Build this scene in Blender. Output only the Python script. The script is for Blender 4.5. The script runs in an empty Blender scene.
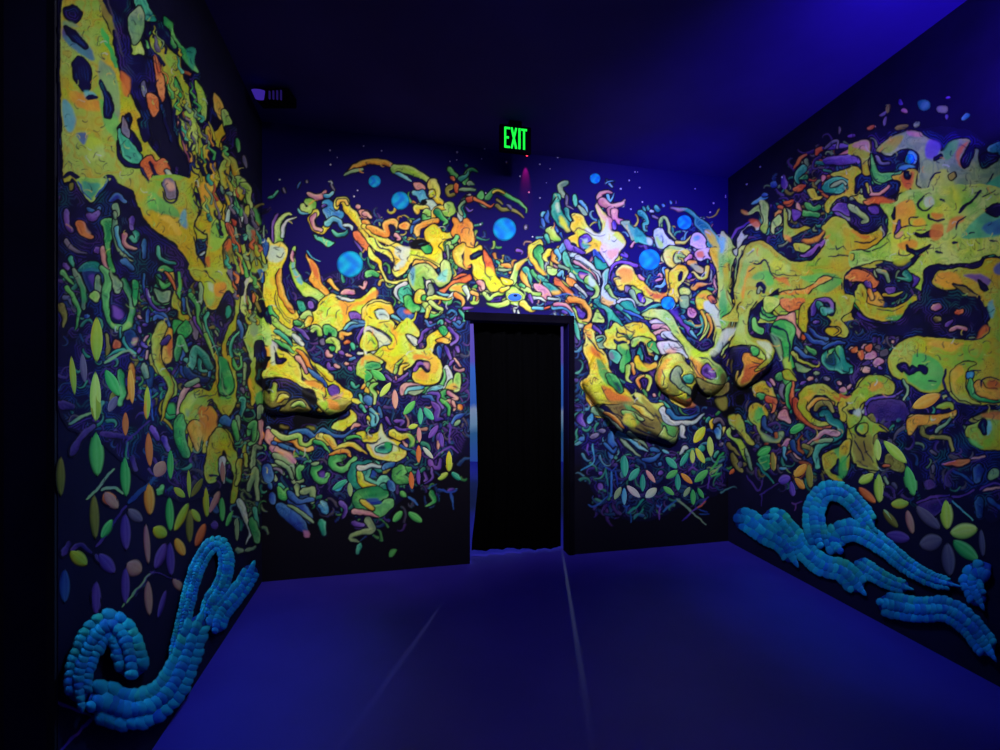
import bpy, bmesh, math, random
import numpy as np
from mathutils import Vector, Matrix
S = bpy.context.scene
COL = S.collection
# ---------------------------------------------------------------- camera
FPX, HORIZON, EYE = 440.0, 389.0, 1.5
cam_d = bpy.data.cameras.new('camera'); cam = bpy.data.objects.new('camera', cam_d); COL.objects.link(cam)
cam.location = (0, 0, EYE); cam.rotation_euler = (math.pi/2, 0, 0)
cam_d.sensor_width = 36; cam_d.lens = 36*FPX/1000; cam_d.shift_y = (HORIZON-375)/1000
cam_d.clip_start = .05; cam_d.clip_end = 60
S.camera = cam
# ---------------------------------------------------------------- world and exposure
wd = bpy.data.worlds.new('dark_room'); S.world = wd; wd.use_nodes = True
wd.node_tree.nodes['Background'].inputs[0].default_value = (.02, .012, .12, 1)
wd.node_tree.nodes['Background'].inputs[1].default_value = .02
S.view_settings.view_transform = 'Standard'; S.view_settings.look = 'None'
S.view_settings.exposure = 0; S.view_settings.gamma = 1
S.view_settings.use_curve_mapping = False
# ---------------------------------------------------------------- lights
def lamp(name, kind, loc, target, power, color, **kw):
    d = bpy.data.lights.new(name, kind); d.energy = power; d.color = color
    for k, v in kw.items(): setattr(d, k, v)
    o = bpy.data.objects.new(name, d); COL.objects.link(o); o.location = loc
    o.rotation_euler = (Vector(target)-Vector(loc)).to_track_quat('-Z', 'Y').to_euler()
    return o
R_ = math.radians
FL = (.86, .88, 1.0)
lamp('mural_flood_right_part', 'SPOT', (.9, 1.5, 3.2), (1.0, 4.0, 2.2), 400, (.80, .84, 1.0), spot_size=R_(76), spot_blend=1.0, shadow_soft_size=.08)
lamp('mural_flood_left_part', 'SPOT', (-.2, 1.2, 3.2), (-.75, 3.7, 1.95), 340, (1.0, .97, .8), spot_size=R_(72), spot_blend=1.0, shadow_soft_size=.08)
lamp('mural_flood_left_wall', 'SPOT', (.5, 1.3, 3.2), (-1.6, 2.6, 2.0), 125, (.9, .95, .75), spot_size=R_(78), spot_blend=1.0, shadow_soft_size=.08)
lamp('mural_flood_right_wall', 'SPOT', (.2, 1.9, 3.2), (2.35, 3.5, 1.95), 165, (.95, .93, .8), spot_size=R_(68), spot_blend=1.0, shadow_soft_size=.08)
lamp('tentacle_flood_left', 'SPOT', (-.3, 1.5, 2.9), (-1.5, 1.95, .4), 95, (.22, .6, 1.0), spot_size=R_(50), spot_blend=1.0, shadow_soft_size=.08)
lamp('tentacle_flood_right', 'SPOT', (1.0, 2.0, 2.9), (2.45, 3.0, .5), 85, (.25, .6, 1.0), spot_size=R_(55), spot_blend=1.0, shadow_soft_size=.08)
lamp('ultraviolet_wash', 'AREA', (.3, 2.0, 3.5), (.3, 2.8, 0), 10, (.12, .05, 1.0), shape='DISK', size=1.6)
lamp('ultraviolet_corner_beam', 'SPOT', (2.25, 1.7, 2.75), (2.25, 2.55, 3.5), 115, (.16, .06, 1.0), spot_size=R_(110), spot_blend=1.0, shadow_soft_size=.05)
lamp('ultraviolet_back_wash', 'SPOT', (1.75, 2.4, 2.6), (1.6, 4.1, 2.9), 150, (.10, .04, 1.0), spot_size=R_(72), spot_blend=1.0, shadow_soft_size=.05)
lamp('passage_lamp', 'SPOT', (-.3, 5.2, 3.3), (-.3, 9.1, 1.6), 420, (.5, .6, 1.0), spot_size=R_(80), spot_blend=.8, shadow_soft_size=.2)
lamp('passage_floor_lamp', 'SPOT', (.0, 4.7, 3.2), (.0, 4.45, 0), 170, (.3, .4, 1.0), spot_size=R_(44), spot_blend=1.0, shadow_soft_size=.1)
lamp('rear_glow', 'AREA', (0, -1.2, 3.2), (-.6, 1.3, 1.0), 5, (.5, .45, 1.0), shape='DISK', size=1.0)
lamp('passage_spot_left_gap', 'SPOT', (.8, 8.6, 3.0), (-.2, 3.9, .7), 250, (.6, .7, 1.0), spot_size=R_(7), spot_blend=.6, shadow_soft_size=.04)
lamp('passage_spot', 'SPOT', (.96, 8.6, 3.0), (.56, 4.0, .5), 60, (.6, .8, 1.0), spot_size=R_(11), spot_blend=1.0, shadow_soft_size=.03)
# ---- a small paint box: strokes and patches of pigment laid on a canvas that becomes the mural
W0, H0 = 1000, 750
SS = 1.5
PADY = 40                      # extra rows above and below the frame rows
CW, CH = int((W0+6)*SS), int((H0+2*PADY)*SS)
RNG = np.random.RandomState(7)
TILE = dict(a=(255,160,.12), b=(365,160,.12), c=(255,240,.12), d=(365,240,.12), e=(255,320,.12), f=(365,320,.12),
    g=(255,400,.12), h=(365,400,.12), i=(475,160,.12), j=(535,170,.12), k=(635,170,.12), l=(465,240,.12),
    m=(555,250,.12), n=(635,250,.12), o=(565,330,.12), p=(645,330,.12), q=(565,410,.16), r=(720,100,.16),
    s=(850,90,.1506), t=(720,200,.16), u=(850,190,.1506), v=(715,300,.16), w=(840,300,.16), x=(715,400,.16),
    y=(840,400,.16), A=(60,90,.12), B=(150,90,.12), C=(60,180,.12), D=(150,180,.12), E=(60,270,.12),
    F=(150,270,.12), G=(150,360,.12), H=(0,0,.3), I=(0,200,.3), J=(0,400,.3), M=(240,420,.24), Z=(0,0,1.0))
def smooth_noise(cell, seed):
    rs = np.random.RandomState(seed)
    gh, gw = int(CH/(cell*SS))+4, int(CW/(cell*SS))+4
    g = rs.rand(gh, gw)
    ys = np.arange(CH)/(cell*SS); xs = np.arange(CW)/(cell*SS)
    yi = ys.astype(int); xi = xs.astype(int); fy = ys-yi; fx = xs-xi
    fy = fy*fy*(3-2*fy); fx = fx*fx*(3-2*fx)
    a = g[yi]*(1-fy)[:, None] + g[yi+1]*fy[:, None]
    return (a[:, xi]*(1-fx) + a[:, xi+1]*fx).astype(np.float32)
NA = smooth_noise(22, 1)*.6 + smooth_noise(9, 2)*.4
NB = smooth_noise(18, 3)*.6 + smooth_noise(7, 4)*.4
NC = smooth_noise(4, 5)
ND = smooth_noise(2.2, 6)
def contrast(n, k=2.2): return np.clip((n-.5)*k+.5, 0, 1)
NA, NB = contrast(NA), contrast(NB)
NE = smooth_noise(16, 8)*.7+smooth_noise(7, 9)*.3          # marbling field
NF = contrast(smooth_noise(11, 10), 3)                     # where the marbling shows
# four pigments that flow into each other, light rim, deep rim
PAL = dict(
 y=((246,232,45),(176,226,62),(245,200,46),(222,240,110),(250,240,150),(232,145,50)),
 Y=((205,205,40),(135,192,62),(222,178,48),(168,202,92),(205,215,115),(196,130,48)),
 o=((250,185,60),(245,155,65),(240,200,85),(235,130,60),(250,215,130),(215,95,50)),
 O=((225,100,55),(238,130,65),(205,75,60),(240,155,85),(240,140,110),(150,30,50)),
 l=((190,225,75),(220,228,80),(130,205,90),(200,225,140),(225,240,160),(90,170,80)),
 g=((50,185,95),(90,205,100),(40,150,100),(130,215,110),(150,230,150),(20,100,80)),
 t=((40,165,140),(60,195,150),(30,120,140),(90,210,170),(140,230,200),(15,80,100)),
 c=((70,170,220),(110,200,220),(60,120,215),(130,220,210),(180,235,240),(40,80,180)),
 b=((45,80,190),(70,120,205),(40,50,170),(50,130,180),(110,160,230),(25,30,120)),
 v=((90,60,190),(120,80,200),(65,45,160),(150,90,200),(160,130,230),(40,20,110)),
 p=((225,145,160),(235,170,140),(190,120,190),(240,185,165),(245,200,190),(170,70,130)),
 w=((205,228,205),(225,230,180),(180,215,225),(215,205,225),(240,245,240),(130,160,200)),
 W=((235,210,200),(215,225,210),(225,175,215),(200,220,240),(250,240,240),(190,120,200)),
 G=((140,190,130),(170,195,120),(110,160,140),(160,175,150),(190,215,170),(60,100,100)),
 m=((135,120,160),(110,100,150),(150,120,130),(100,110,160),(170,160,190),(60,50,110)),
 n=((165,150,65),(130,140,60),(120,95,60),(180,165,80),(190,180,110),(70,60,40)),
 k=((16,12,62),(18,14,75),(12,10,45),(22,16,80),(30,22,100),(10,8,40)),
 x=((8,6,18),(9,7,22),(7,6,14),(10,8,24),(14,10,30),(5,4,12)))
def lin(c):
    c = np.asarray(c, np.float32)/255.
    return np.where(c <= .04045, c/12.92, ((c+.055)/1.055)**2.4).astype(np.float32)
LP = {k: lin(v) for k, v in PAL.items()}
LINE = lin((10, 7, 34))
SHAPE = np.zeros((CH, CW), np.float32)                    # where traced shapes (not ground) have been painted
canvas = np.zeros((CH, CW, 3), np.float32)
cover = np.zeros((CH, CW), np.float32)
def spline(p, closed=False, n=6):
    p = np.asarray(p, np.float64)
    if len(p) < 3 and not closed: 
        t = np.linspace(0, 1, n+1)[:, None]
        return p[0]*(1-t)+p[-1]*t if len(p) == 2 else p
    q = np.vstack([p[-1], p, p[0], p[1]]) if closed else np.vstack([2*p[0]-p[1], p, 2*p[-1]-p[-2]])
    out = []
    t = np.arange(n)/n
    t = t[:, None]
    for i in range(len(q)-3):
        a, b, c, d = q[i:i+4]
        out.append(.5*((2*b)+(c-a)*t+(2*a-5*b+4*c-d)*t*t+(3*b-a-3*c+d)*t**3))
    o = np.vstack(out)
    return o if closed else np.vstack([o, p[-1]])
def window(x0, y0, x1, y1):
    x0 = max(0, int(x0)); y0 = max(0, int(y0)); x1 = min(CW, int(x1)+2); y1 = min(CH, int(y1)+2)
    return x0, y0, x1, y1
def put(sl, col, a, mark=None):
    if mark is not None: SHAPE[sl] = SHAPE[sl]*(1-a)+a*mark
    canvas[sl] += (col-canvas[sl])*a[..., None]
    cover[sl] = np.maximum(cover[sl], a)
def pal_col(pal, sl, q=None, jit=0):
    P = LP[pal]
    A, B = NA[sl], NB[sl]
    if jit: A, B = np.clip(A*.6+jit*.4, 0, 1), np.clip(B*.6+(1-jit)*.4, 0, 1)
    A = A[..., None]; B = B[..., None]
    col = (P[0]*(1-A)+P[1]*A)*(1-B) + (P[2]*(1-A)+P[3]*A)*B
    if q is not None:
        hi = np.clip(q*1.3-.25, 0, 1)[..., None]; lo = np.clip(-q*1.3-.35, 0, 1)[..., None]
        col = col*(1-hi*.8)+P[4]*hi*.8
        col = col*(1-lo*.8)+P[5]*lo*.8
    return col
def marble(col, pal, sl, depth, k=1.0):
    """thin strands of darker and paler pigment that follow the flow of the paint"""
    P = LP[pal]
    f = np.abs(np.sin(NE[sl]*34))
    dark = np.clip(1-f*5.5, 0, 1)*NF[sl]*np.clip(depth-1.2, 0, 1)*k
    g = np.abs(np.sin(NE[sl]*34+.55))
    pale = np.clip(1-g*4.0, 0, 1)*NF[sl]*np.clip(depth-1.0, 0, 1)*k
    tint = np.clip((np.sin(NE[sl]*21+2)-.25)*1.6, 0, 1)*.42*np.clip(depth-1, 0, 1)*k
    col = col*(1-tint[..., None])+P[5]*.5*tint[..., None]+P[2]*.5*tint[..., None]
    col = col*(1-.45*pale[..., None])+P[4]*.45*pale[..., None]
    return col*(1-.72*dark[..., None])+LINE*.72*dark[..., None]
def stroke(pts, w, pal, kind='r', outline=1.0, alpha=1.0):
    """pts in photo pixels, w full width in photo pixels"""
    p = spline(pts)*SS + [0, PADY*SS]
    seg = np.linalg.norm(np.diff(p, axis=0), axis=1)
    L = np.concatenate([[0], np.cumsum(seg)]); T = L/max(L[-1], 1e-6)
    hw = w*SS/2
    m = hw+3*SS
    x0, y0, x1, y1 = window(p[:, 0].min()-m, p[:, 1].min()-m, p[:, 0].max()+m, p[:, 1].max()+m)
    if x1 <= x0 or y1 <= y0: return
    yy, xx = np.mgrid[y0:y1, x0:x1].astype(np.float32)
    D = np.full(xx.shape, 1e9, np.float32); TT = np.zeros_like(D); SG = np.zeros_like(D)
    for i in range(len(p)-1):
        a, d = p[i], p[i+1]-p[i]
        l2 = d@d
        if l2 < 1e-9: continue
        u = np.clip(((xx-a[0])*d[0]+(yy-a[1])*d[1])/l2, 0, 1)
        ex = xx-(a[0]+u*d[0]); ey = yy-(a[1]+u*d[1])
        dd = ex*ex+ey*ey
        k = dd < D
        D = np.where(k, dd, D); TT = np.where(k, T[i]+u*(T[i+1]-T[i]), TT)
        SG = np.where(k, np.sign(d[0]*ey-d[1]*ex), SG)
    D = np.sqrt(D)
    if kind == 't': prof = np.clip(1-TT, 0, 1)**.55
    elif kind == 'd': prof = (np.clip(4*TT*(1-TT), 0, 1))**.5
    else: prof = (1-.38*TT)*(1-.45*(1-np.clip(TT*5, 0, 1))**2)
    hwp = hw*prof
    sl = (slice(y0, y1), slice(x0, x1))
    if outline > 0 and kind != 'k':
        ow = outline*SS*(.75+.5*NC[sl])
        put(sl, LINE, np.clip(hwp+ow-D+.5, 0, 1)*np.clip(D*0+1, 0, 1)*np.clip(hwp/ (0.25*SS), 0, 1))
    q = SG*D/np.maximum(hwp, .5)
    q = -q if (p[-1, 0]-p[0, 0]) > 0 else q
    col = pal_col(pal, sl, q if kind != 'k' else None)
    if kind != 'k':
        h0 = math.sin(pts[0][0]*12.9+pts[0][1]*78.2)*43758.5; h0 -= math.floor(h0)      # each stroke has its own run of colour
        tw = TT if h0 > .5 else 1-TT
        g = (np.clip(tw*1.6-.7, 0, 1)*(.35+.4*h0))[..., None]; g2 = (np.clip(.55-tw*1.4, 0, 1)*.75)[..., None]
        col = col*(1-g)+LP[pal][4 if h0 > .35 else 3]*g
        col = col*(1-g2)+LP[pal][5 if h0 < .75 else 2]*g2
    st = np.sin(q*4.2+NC[sl]*5+TT*3)*.5+.5
    if kind != 'k': col = col*(1-.30*(st*st)[..., None]*np.clip(hw/4, .3, 1)*(ND[sl][..., None]*.6+.5))
    if kind != 'k' and hw > 2.2*SS: col = marble(col, pal, sl, (hwp-D)/SS, .8)
    put(sl, col, np.clip(hwp-D+.5, 0, 1)*alpha, (0. if pal in 'kx' else 1.) if w > 1.6 else None)
def inside(px, py, poly):
    r = np.zeros(px.shape, bool)
    n = len(poly); j = n-1
    for i in range(n):
        xi, yi = poly[i]; xj, yj = poly[j]
        if yi != yj:
            c = ((yi > py) != (yj > py)) & (px < (xj-xi)*(py-yi)/(yj-yi)+xi)
            r ^= c
        j = i
    return r
def edge_dist(xx, yy, p):
    D = np.full(xx.shape, 1e9, np.float32); S = np.zeros_like(D)
    n = len(p)
    for i in range(n):
        a, d = p[i], p[(i+1) % n]-p[i]
        l2 = d@d
        if l2 < 1e-9: continue
        u = np.clip(((xx-a[0])*d[0]+(yy-a[1])*d[1])/l2, 0, 1)
        ex = xx-(a[0]+u*d[0]); ey = yy-(a[1]+u*d[1])
        dd = ex*ex+ey*ey
        k = dd < D
        D = np.where(k, dd, D); S = np.where(k, (d[0]*1.0)/math.sqrt(l2), S)
    return np.sqrt(D), S
def patch(pts, pal, outline=1.0, soft=0, alpha=1.0, box=None):
    p = spline(pts, True, 5)*SS + [0, PADY*SS]
    m = 3*SS+soft*SS
    x0, y0, x1, y1 = window(p[:, 0].min()-m, p[:, 1].min()-m, p[:, 0].max()+m, p[:, 1].max()+m)
    if x1 <= x0 or y1 <= y0: return
    yy, xx = np.mgrid[y0:y1, x0:x1].astype(np.float32)
    ins = inside(xx, yy, p)
    D, _ = edge_dist(xx, yy, p)
    sd = np.where(ins, D, -D)
    sl = (slice(y0, y1), slice(x0, x1))
    size = max(2., sd.max())
    open_edge = 1.0
    if box is not None:      # shapes that run on into the next traced sheet get no contour there
        bx0, by0, bx1, by1 = box
        open_edge = np.clip(np.minimum(np.minimum(xx/SS-bx0, bx1-xx/SS), np.minimum(yy/SS-PADY-by0, by1-yy/SS+PADY))/1.5-.6, 0, 1)
    if outline > 0: put(sl, LINE, np.clip(sd+outline*SS*(.7+.6*NC[sl])+.5, 0, 1)*open_edge)
    col = pal_col(pal, sl)
    if pal not in 'kx' and not soft:
        if size > 2.5*SS:      # large patches drift from one pigment to another
            h0 = math.sin(pts[0][0]*12.9+pts[0][1]*78.2)*43758.5; h0 -= math.floor(h0); th = h0*6.283
            ax = (xx-p[:, 0].mean())*math.cos(th)+(yy-p[:, 1].mean())*math.sin(th); ax = ax/(np.abs(ax).max()+1e-6)+(NC[sl]-.5)*.3+(NA[sl]-.5)*.5
            g = (np.clip(ax-.15, 0, 1)*.75)[..., None]; col = col*(1-g)+LP[pal][4]*g
            g = (np.clip(-ax-.25, 0, 1)*.75)[..., None]; col = col*(1-g)+LP[pal][5]*.6*g+LP[pal][2]*.4*g
        rim = (np.clip(1-sd/(2.2*SS), 0, 1)*open_edge)[..., None]
        side = (NB[sl] > .5)[..., None]
        col = col*(1-rim*.45)+np.where(side, LP[pal][4], LP[pal][5])*rim*.45
        ring = (np.sin(sd/SS*1.15+NC[sl]*6+NA[sl]*5)*.5+.5)**6
        if size > 3*SS: col = marble(col, pal, sl, sd/SS, 1.0)
        col = col*(1-.42*ring*np.clip(sd/(3*SS), 0, 1)*np.clip(2.2-sd/(4*SS), 0, 1)*open_edge*ND[sl])[..., None]
    if soft: a = np.clip((sd+soft*SS*.5)/(soft*SS), 0, 1); a = a*a*(3-2*a)*.85
    else: a = np.clip(sd+.5, 0, 1)
    put(sl, col, a*alpha, 0. if pal in 'kx' else 1.)
def hook(cx, cy, r, a0, turn, w, pal, outline=.8, alpha=1.0):
    n = 7; pts = []
    x, y = cx, cy; a = a0
    for i in range(n):
        pts.append((x, y))
        a += turn*(0.5+i*.28)/n*2
        x += math.cos(a)*r*(1-.09*i); y += math.sin(a)*r*(1-.09*i)
    stroke(pts, w, pal, 't', outline, alpha)
# filler: (polygon, pigment letters, count, size px, base pigment or None)
FILL = [
 # back wall: navy ground of the painting, then curls
 ('b0', [(264,300),(330,330),(420,300),(468,308),(468,440),(430,470),(400,500),(372,530),(345,510),(300,498),(266,470)], 'bbbvvvtm', 210, 2.8, 'k'),
 ('b1', [(266,440),(350,430),(460,430),(468,470),(440,500),(380,545),(350,522),(290,520),(266,470)], 'tgbbvm', 110, 2.8, None),
 ('b2', [(380,330),(470,318),(470,420),(400,440),(360,400)], 'vvbbpm', 90, 3, None),
 ('b3', [(262,250),(300,280),(470,240),(540,290),(700,250),(728,270),(728,470),(690,500),(640,520),(600,500),(578,440),(572,330),(540,306),(470,306),(330,330),(262,330)], 'bvbtbvg', 420, 2.4, 'k'),
 ('b4', [(572,320),(600,330),(610,430),(700,450),(728,440),(724,500),(640,520),(600,520),(574,470)], 'bbvvct', 150, 2.8, None),
 ('b5', [(540,225),(600,210),(650,230),(720,210),(728,300),(560,320),(520,290)], 'cwbvtyp', 240, 2.4, None),
 ('b6', [(400,200),(470,210),(530,280),(520,300),(380,310),(340,240)], 'ylgvotb', 150, 2.4, None),
 # right wall
 ('r0', [(730,240),(800,190),(840,150),(900,130),(1000,170),(1002,500),(960,490),(880,470),(800,470),(750,440),(730,400)], 'vbvtmkG', 420, 2.8, 'k'),
 ('r1', [(760,215),(775,180),(800,160),(812,140),(850,140),(850,220),(790,240)], 'mvvOtGbn', 120, 2.8, None),
 ('r2', [(735,400),(800,380),(850,400),(840,480),(790,490),(740,470)], 'vvbmtOn', 130, 3, None),
 ('r3', [(830,320),(930,290),(990,300),(940,340),(890,370),(840,370)], 'vvbkm', 60, 4, None),
 ('r4', [(860,390),(1000,400),(1000,470),(900,500),(860,470)], 'vkkbm', 60, 4, None),
 # left wall
 ('l0', [(58,180),(150,190),(260,200),(262,480),(240,470),(180,500),(100,440),(58,400)], 'vbtbvkm', 420, 3.0, 'k'),
 ('l1', [(130,280),(200,290),(255,300),(262,500),(230,470),(190,430),(140,400)], 'tbtgvbn', 300, 2.6, None),
 ('l2', [(150,20),(185,60),(215,110),(240,170),(258,210),(262,300),(240,300),(220,200),(190,110),(150,60)], 'GtkknO', 130, 3, None),
 ('l3', [(236,440),(262,440),(262,530),(236,520)], 'GtgcG', 60, 2.6, None),
]
def fill_all():
    rnd = random.Random(11)
    for name, poly, pals, n, w, base in FILL:
        if base: patch(poly, base, 0, soft=22)
    for name, poly, pals, n, w, base in FILL:
        P = np.array(poly, float)
        x0, y0 = P.min(0); x1, y1 = P.max(0); k = 0; tries = 0
        while k < n and tries < n*30:
            tries += 1
            x = rnd.uniform(x0, x1); y = rnd.uniform(y0, y1)
            if not inside(np.array([x]), np.array([y]), P)[0]: continue
            k += 1
            hook(x, y, rnd.uniform(.8, 1.9)*w*.8, rnd.uniform(0, 6.28), rnd.choice([-1, 1])*rnd.uniform(.6, 1.7), w*rnd.uniform(.6, 1.35), (pc := rnd.choice(pals)), .7, (.42 if pc in 'vbmk' else .62)*(1 if y < 470 else .75))
def run(trace):
    for ln in trace.splitlines():
        ln = ln.strip()
        if not ln or ln[0] == '#': continue
        tk = ln.split()
        x0, y0, s = TILE[tk[0]]; kind = tk[1]; pal = tk[2]
        if pal == 'y' and tk[0] in 'ABCDEFGHIJrstuvwxy': pal = 'Y'        # the side walls are limier
        v = [float(z) for z in tk[3:]]
        w = 0
        al = .45 if (tk[0] in 'IJ' and pal in 'vbm') else (.6 if tk[0] in 'xy' and pal in 'vbm' else 1.0)
        if kind in 'rtdk': w = v.pop(0)*s*(.55 if tk[0] in 'IJ' and pal in 'v' else 1)
        if len(v) % 2: print('ODD', ln); v = v[:-1]
        pts = [(x0+v[i]*s, y0+v[i+1]*s) for i in range(0, len(v), 2)]
        sc = 1000*s; box = (x0, y0, x0+sc, y0+sc*.75)
        if tk[0] in 'BDFGACEH' : box = (x0 if x0 > 60 else -9, y0 if y0 > 0 else -99, box[2] if tk[0] not in 'H' else 999, box[3])
        if kind == 'P': patch(pts, pal, 1.35 if tk[0] not in 'HDFEC' else 1.5, box=box, alpha=.4 if pal in 'vmb' and tk[0] in 'wxyIJCE' else 1.0)
        elif kind == 'q': patch(pts, pal, 0, soft=3.0)
        elif len(pts) < 2: stroke([pts[0], (pts[0][0]+w*.3, pts[0][1])], w, pal, 'r')
        else: stroke(pts, w, pal, kind, 0 if kind == 'k' else 1.3, al)

def flow_warp():
    """let the wet paint run a little: a small swirl displacement of everything painted so far"""
    global canvas, cover
    dx = (smooth_noise(7, 21)-.5)*1.9*SS+(smooth_noise(3, 22)-.5)*.7*SS; dy = (smooth_noise(7, 23)-.5)*1.9*SS+(smooth_noise(3, 24)-.5)*.7*SS
    yy, xx = np.mgrid[0:CH, 0:CW]
    fx = np.clip(xx+dx, 0, CW-1.01); fy = np.clip(yy+dy, 0, CH-1.01)
    xi = fx.astype(int); yi = fy.astype(int); ax = (fx-xi)[..., None]; ay = (fy-yi)[..., None]
    c = np.concatenate([canvas, cover[..., None]], 2)
    c = (c[yi, xi]*(1-ax)+c[yi, xi+1]*ax)*(1-ay)+(c[yi+1, xi]*(1-ax)+c[yi+1, xi+1]*ax)*ay
    canvas = c[..., :3].astype(np.float32); cover = c[..., 3].astype(np.float32)

def echo_lines():
    """dim blue and violet contour lines that ripple round the shapes over the dark ground"""
    m = SHAPE > .5
    dist = np.where(m, 0, 99).astype(np.int16)
    cur = m.copy()
    for k in range(1, 15):
        n = cur.copy()
        n[1:] |= cur[:-1]; n[:-1] |= cur[1:]; 
        if k % 3: n[:, 1:] |= cur[:, :-1]; n[:, :-1] |= cur[:, 1:]
        else: n[:, 1:] |= cur[:, :-1]; n[:, :-1] |= cur[:, 1:]; n[1:, 1:] |= cur[:-1, :-1]; n[:-1, :-1] |= cur[1:, 1:]; n[1:, :-1] |= cur[:-1, 1:]; n[:-1, 1:] |= cur[1:, :-1]
        dist[n & ~cur] = k; cur = n
    d = dist+(smooth_noise(5, 31)-.5)*2.2
    ring = np.clip(1-np.abs(d-4.2)/1.1, 0, 1)+.8*np.clip(1-np.abs(d-8.2)/1.2, 0, 1)+.5*np.clip(1-np.abs(d-12)/1.3, 0, 1)
    ring *= np.clip((smooth_noise(9, 32)-.36)*5, 0, 1)
    lum = canvas.sum(-1)
    ok = (dist > 1) & (lum < .17) & (cover > .5)
    A, B = contrast(smooth_noise(14, 33), 4)[..., None], contrast(smooth_noise(20, 34), 4)[..., None]
    col = (lin((52, 44, 165))*(1-A)+lin((100, 62, 175))*A)*(1-B)+(lin((36, 80, 175))*(1-A)+lin((30, 120, 130))*A)*B
    a = (np.clip(ring, 0, 1)*ok*.75)[..., None].astype(np.float32)
    canvas[:] = canvas*(1-a)+col*a

def strands():
    """fine hair lines drawn over the bright flames, and upright licks of colour on the left wall"""
    rnd = random.Random(23)
    licks = [(150, 15), (176, 45), (200, 95), (226, 150), (250, 205), (258, 300), (236, 300), (214, 230), (190, 160), (165, 90), (145, 45)]
    P = np.array(licks, float); k = 0
    while k < 120:
        x = rnd.uniform(140, 260); y = rnd.uniform(5, 330)
        if not inside(np.array([x]), np.array([y]), P)[0] and not (238 < x < 261 and y > 200): continue
        k += 1; L = rnd.uniform(7, 20); w = rnd.uniform(1.4, 4.2); dx = rnd.uniform(-3, 3)
        pts = [(x, y), (x+dx-L*.10, y-L*.35), (x-dx*.6-L*.22, y-L*.7), (x-L*.30, y-L)]
        stroke(pts, w, rnd.choice('YYYGglokkkOmt'), 't', .7)
    k = tries = 0
    while k < 900 and tries < 30000:
        tries += 1
        x = rnd.uniform(60, 998); y = rnd.uniform(2, 480)
        iy, ix = int((y+PADY)*SS), int(x*SS)
        if SHAPE[iy, ix] < .6 or canvas[iy, ix].sum() < .55: continue
        k += 1; a = NE[iy, ix]*14+rnd.uniform(-.4, .4); L = rnd.uniform(1.0, 2.1); t = rnd.choice([-1, 1])*rnd.uniform(.5, 1.4)
        pal = 'k' if rnd.random() < .62 else rnd.choice('wlyo')
        hook(x, y, L, a, t, rnd.uniform(.8, 1.5), pal, 0, .8)
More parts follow.
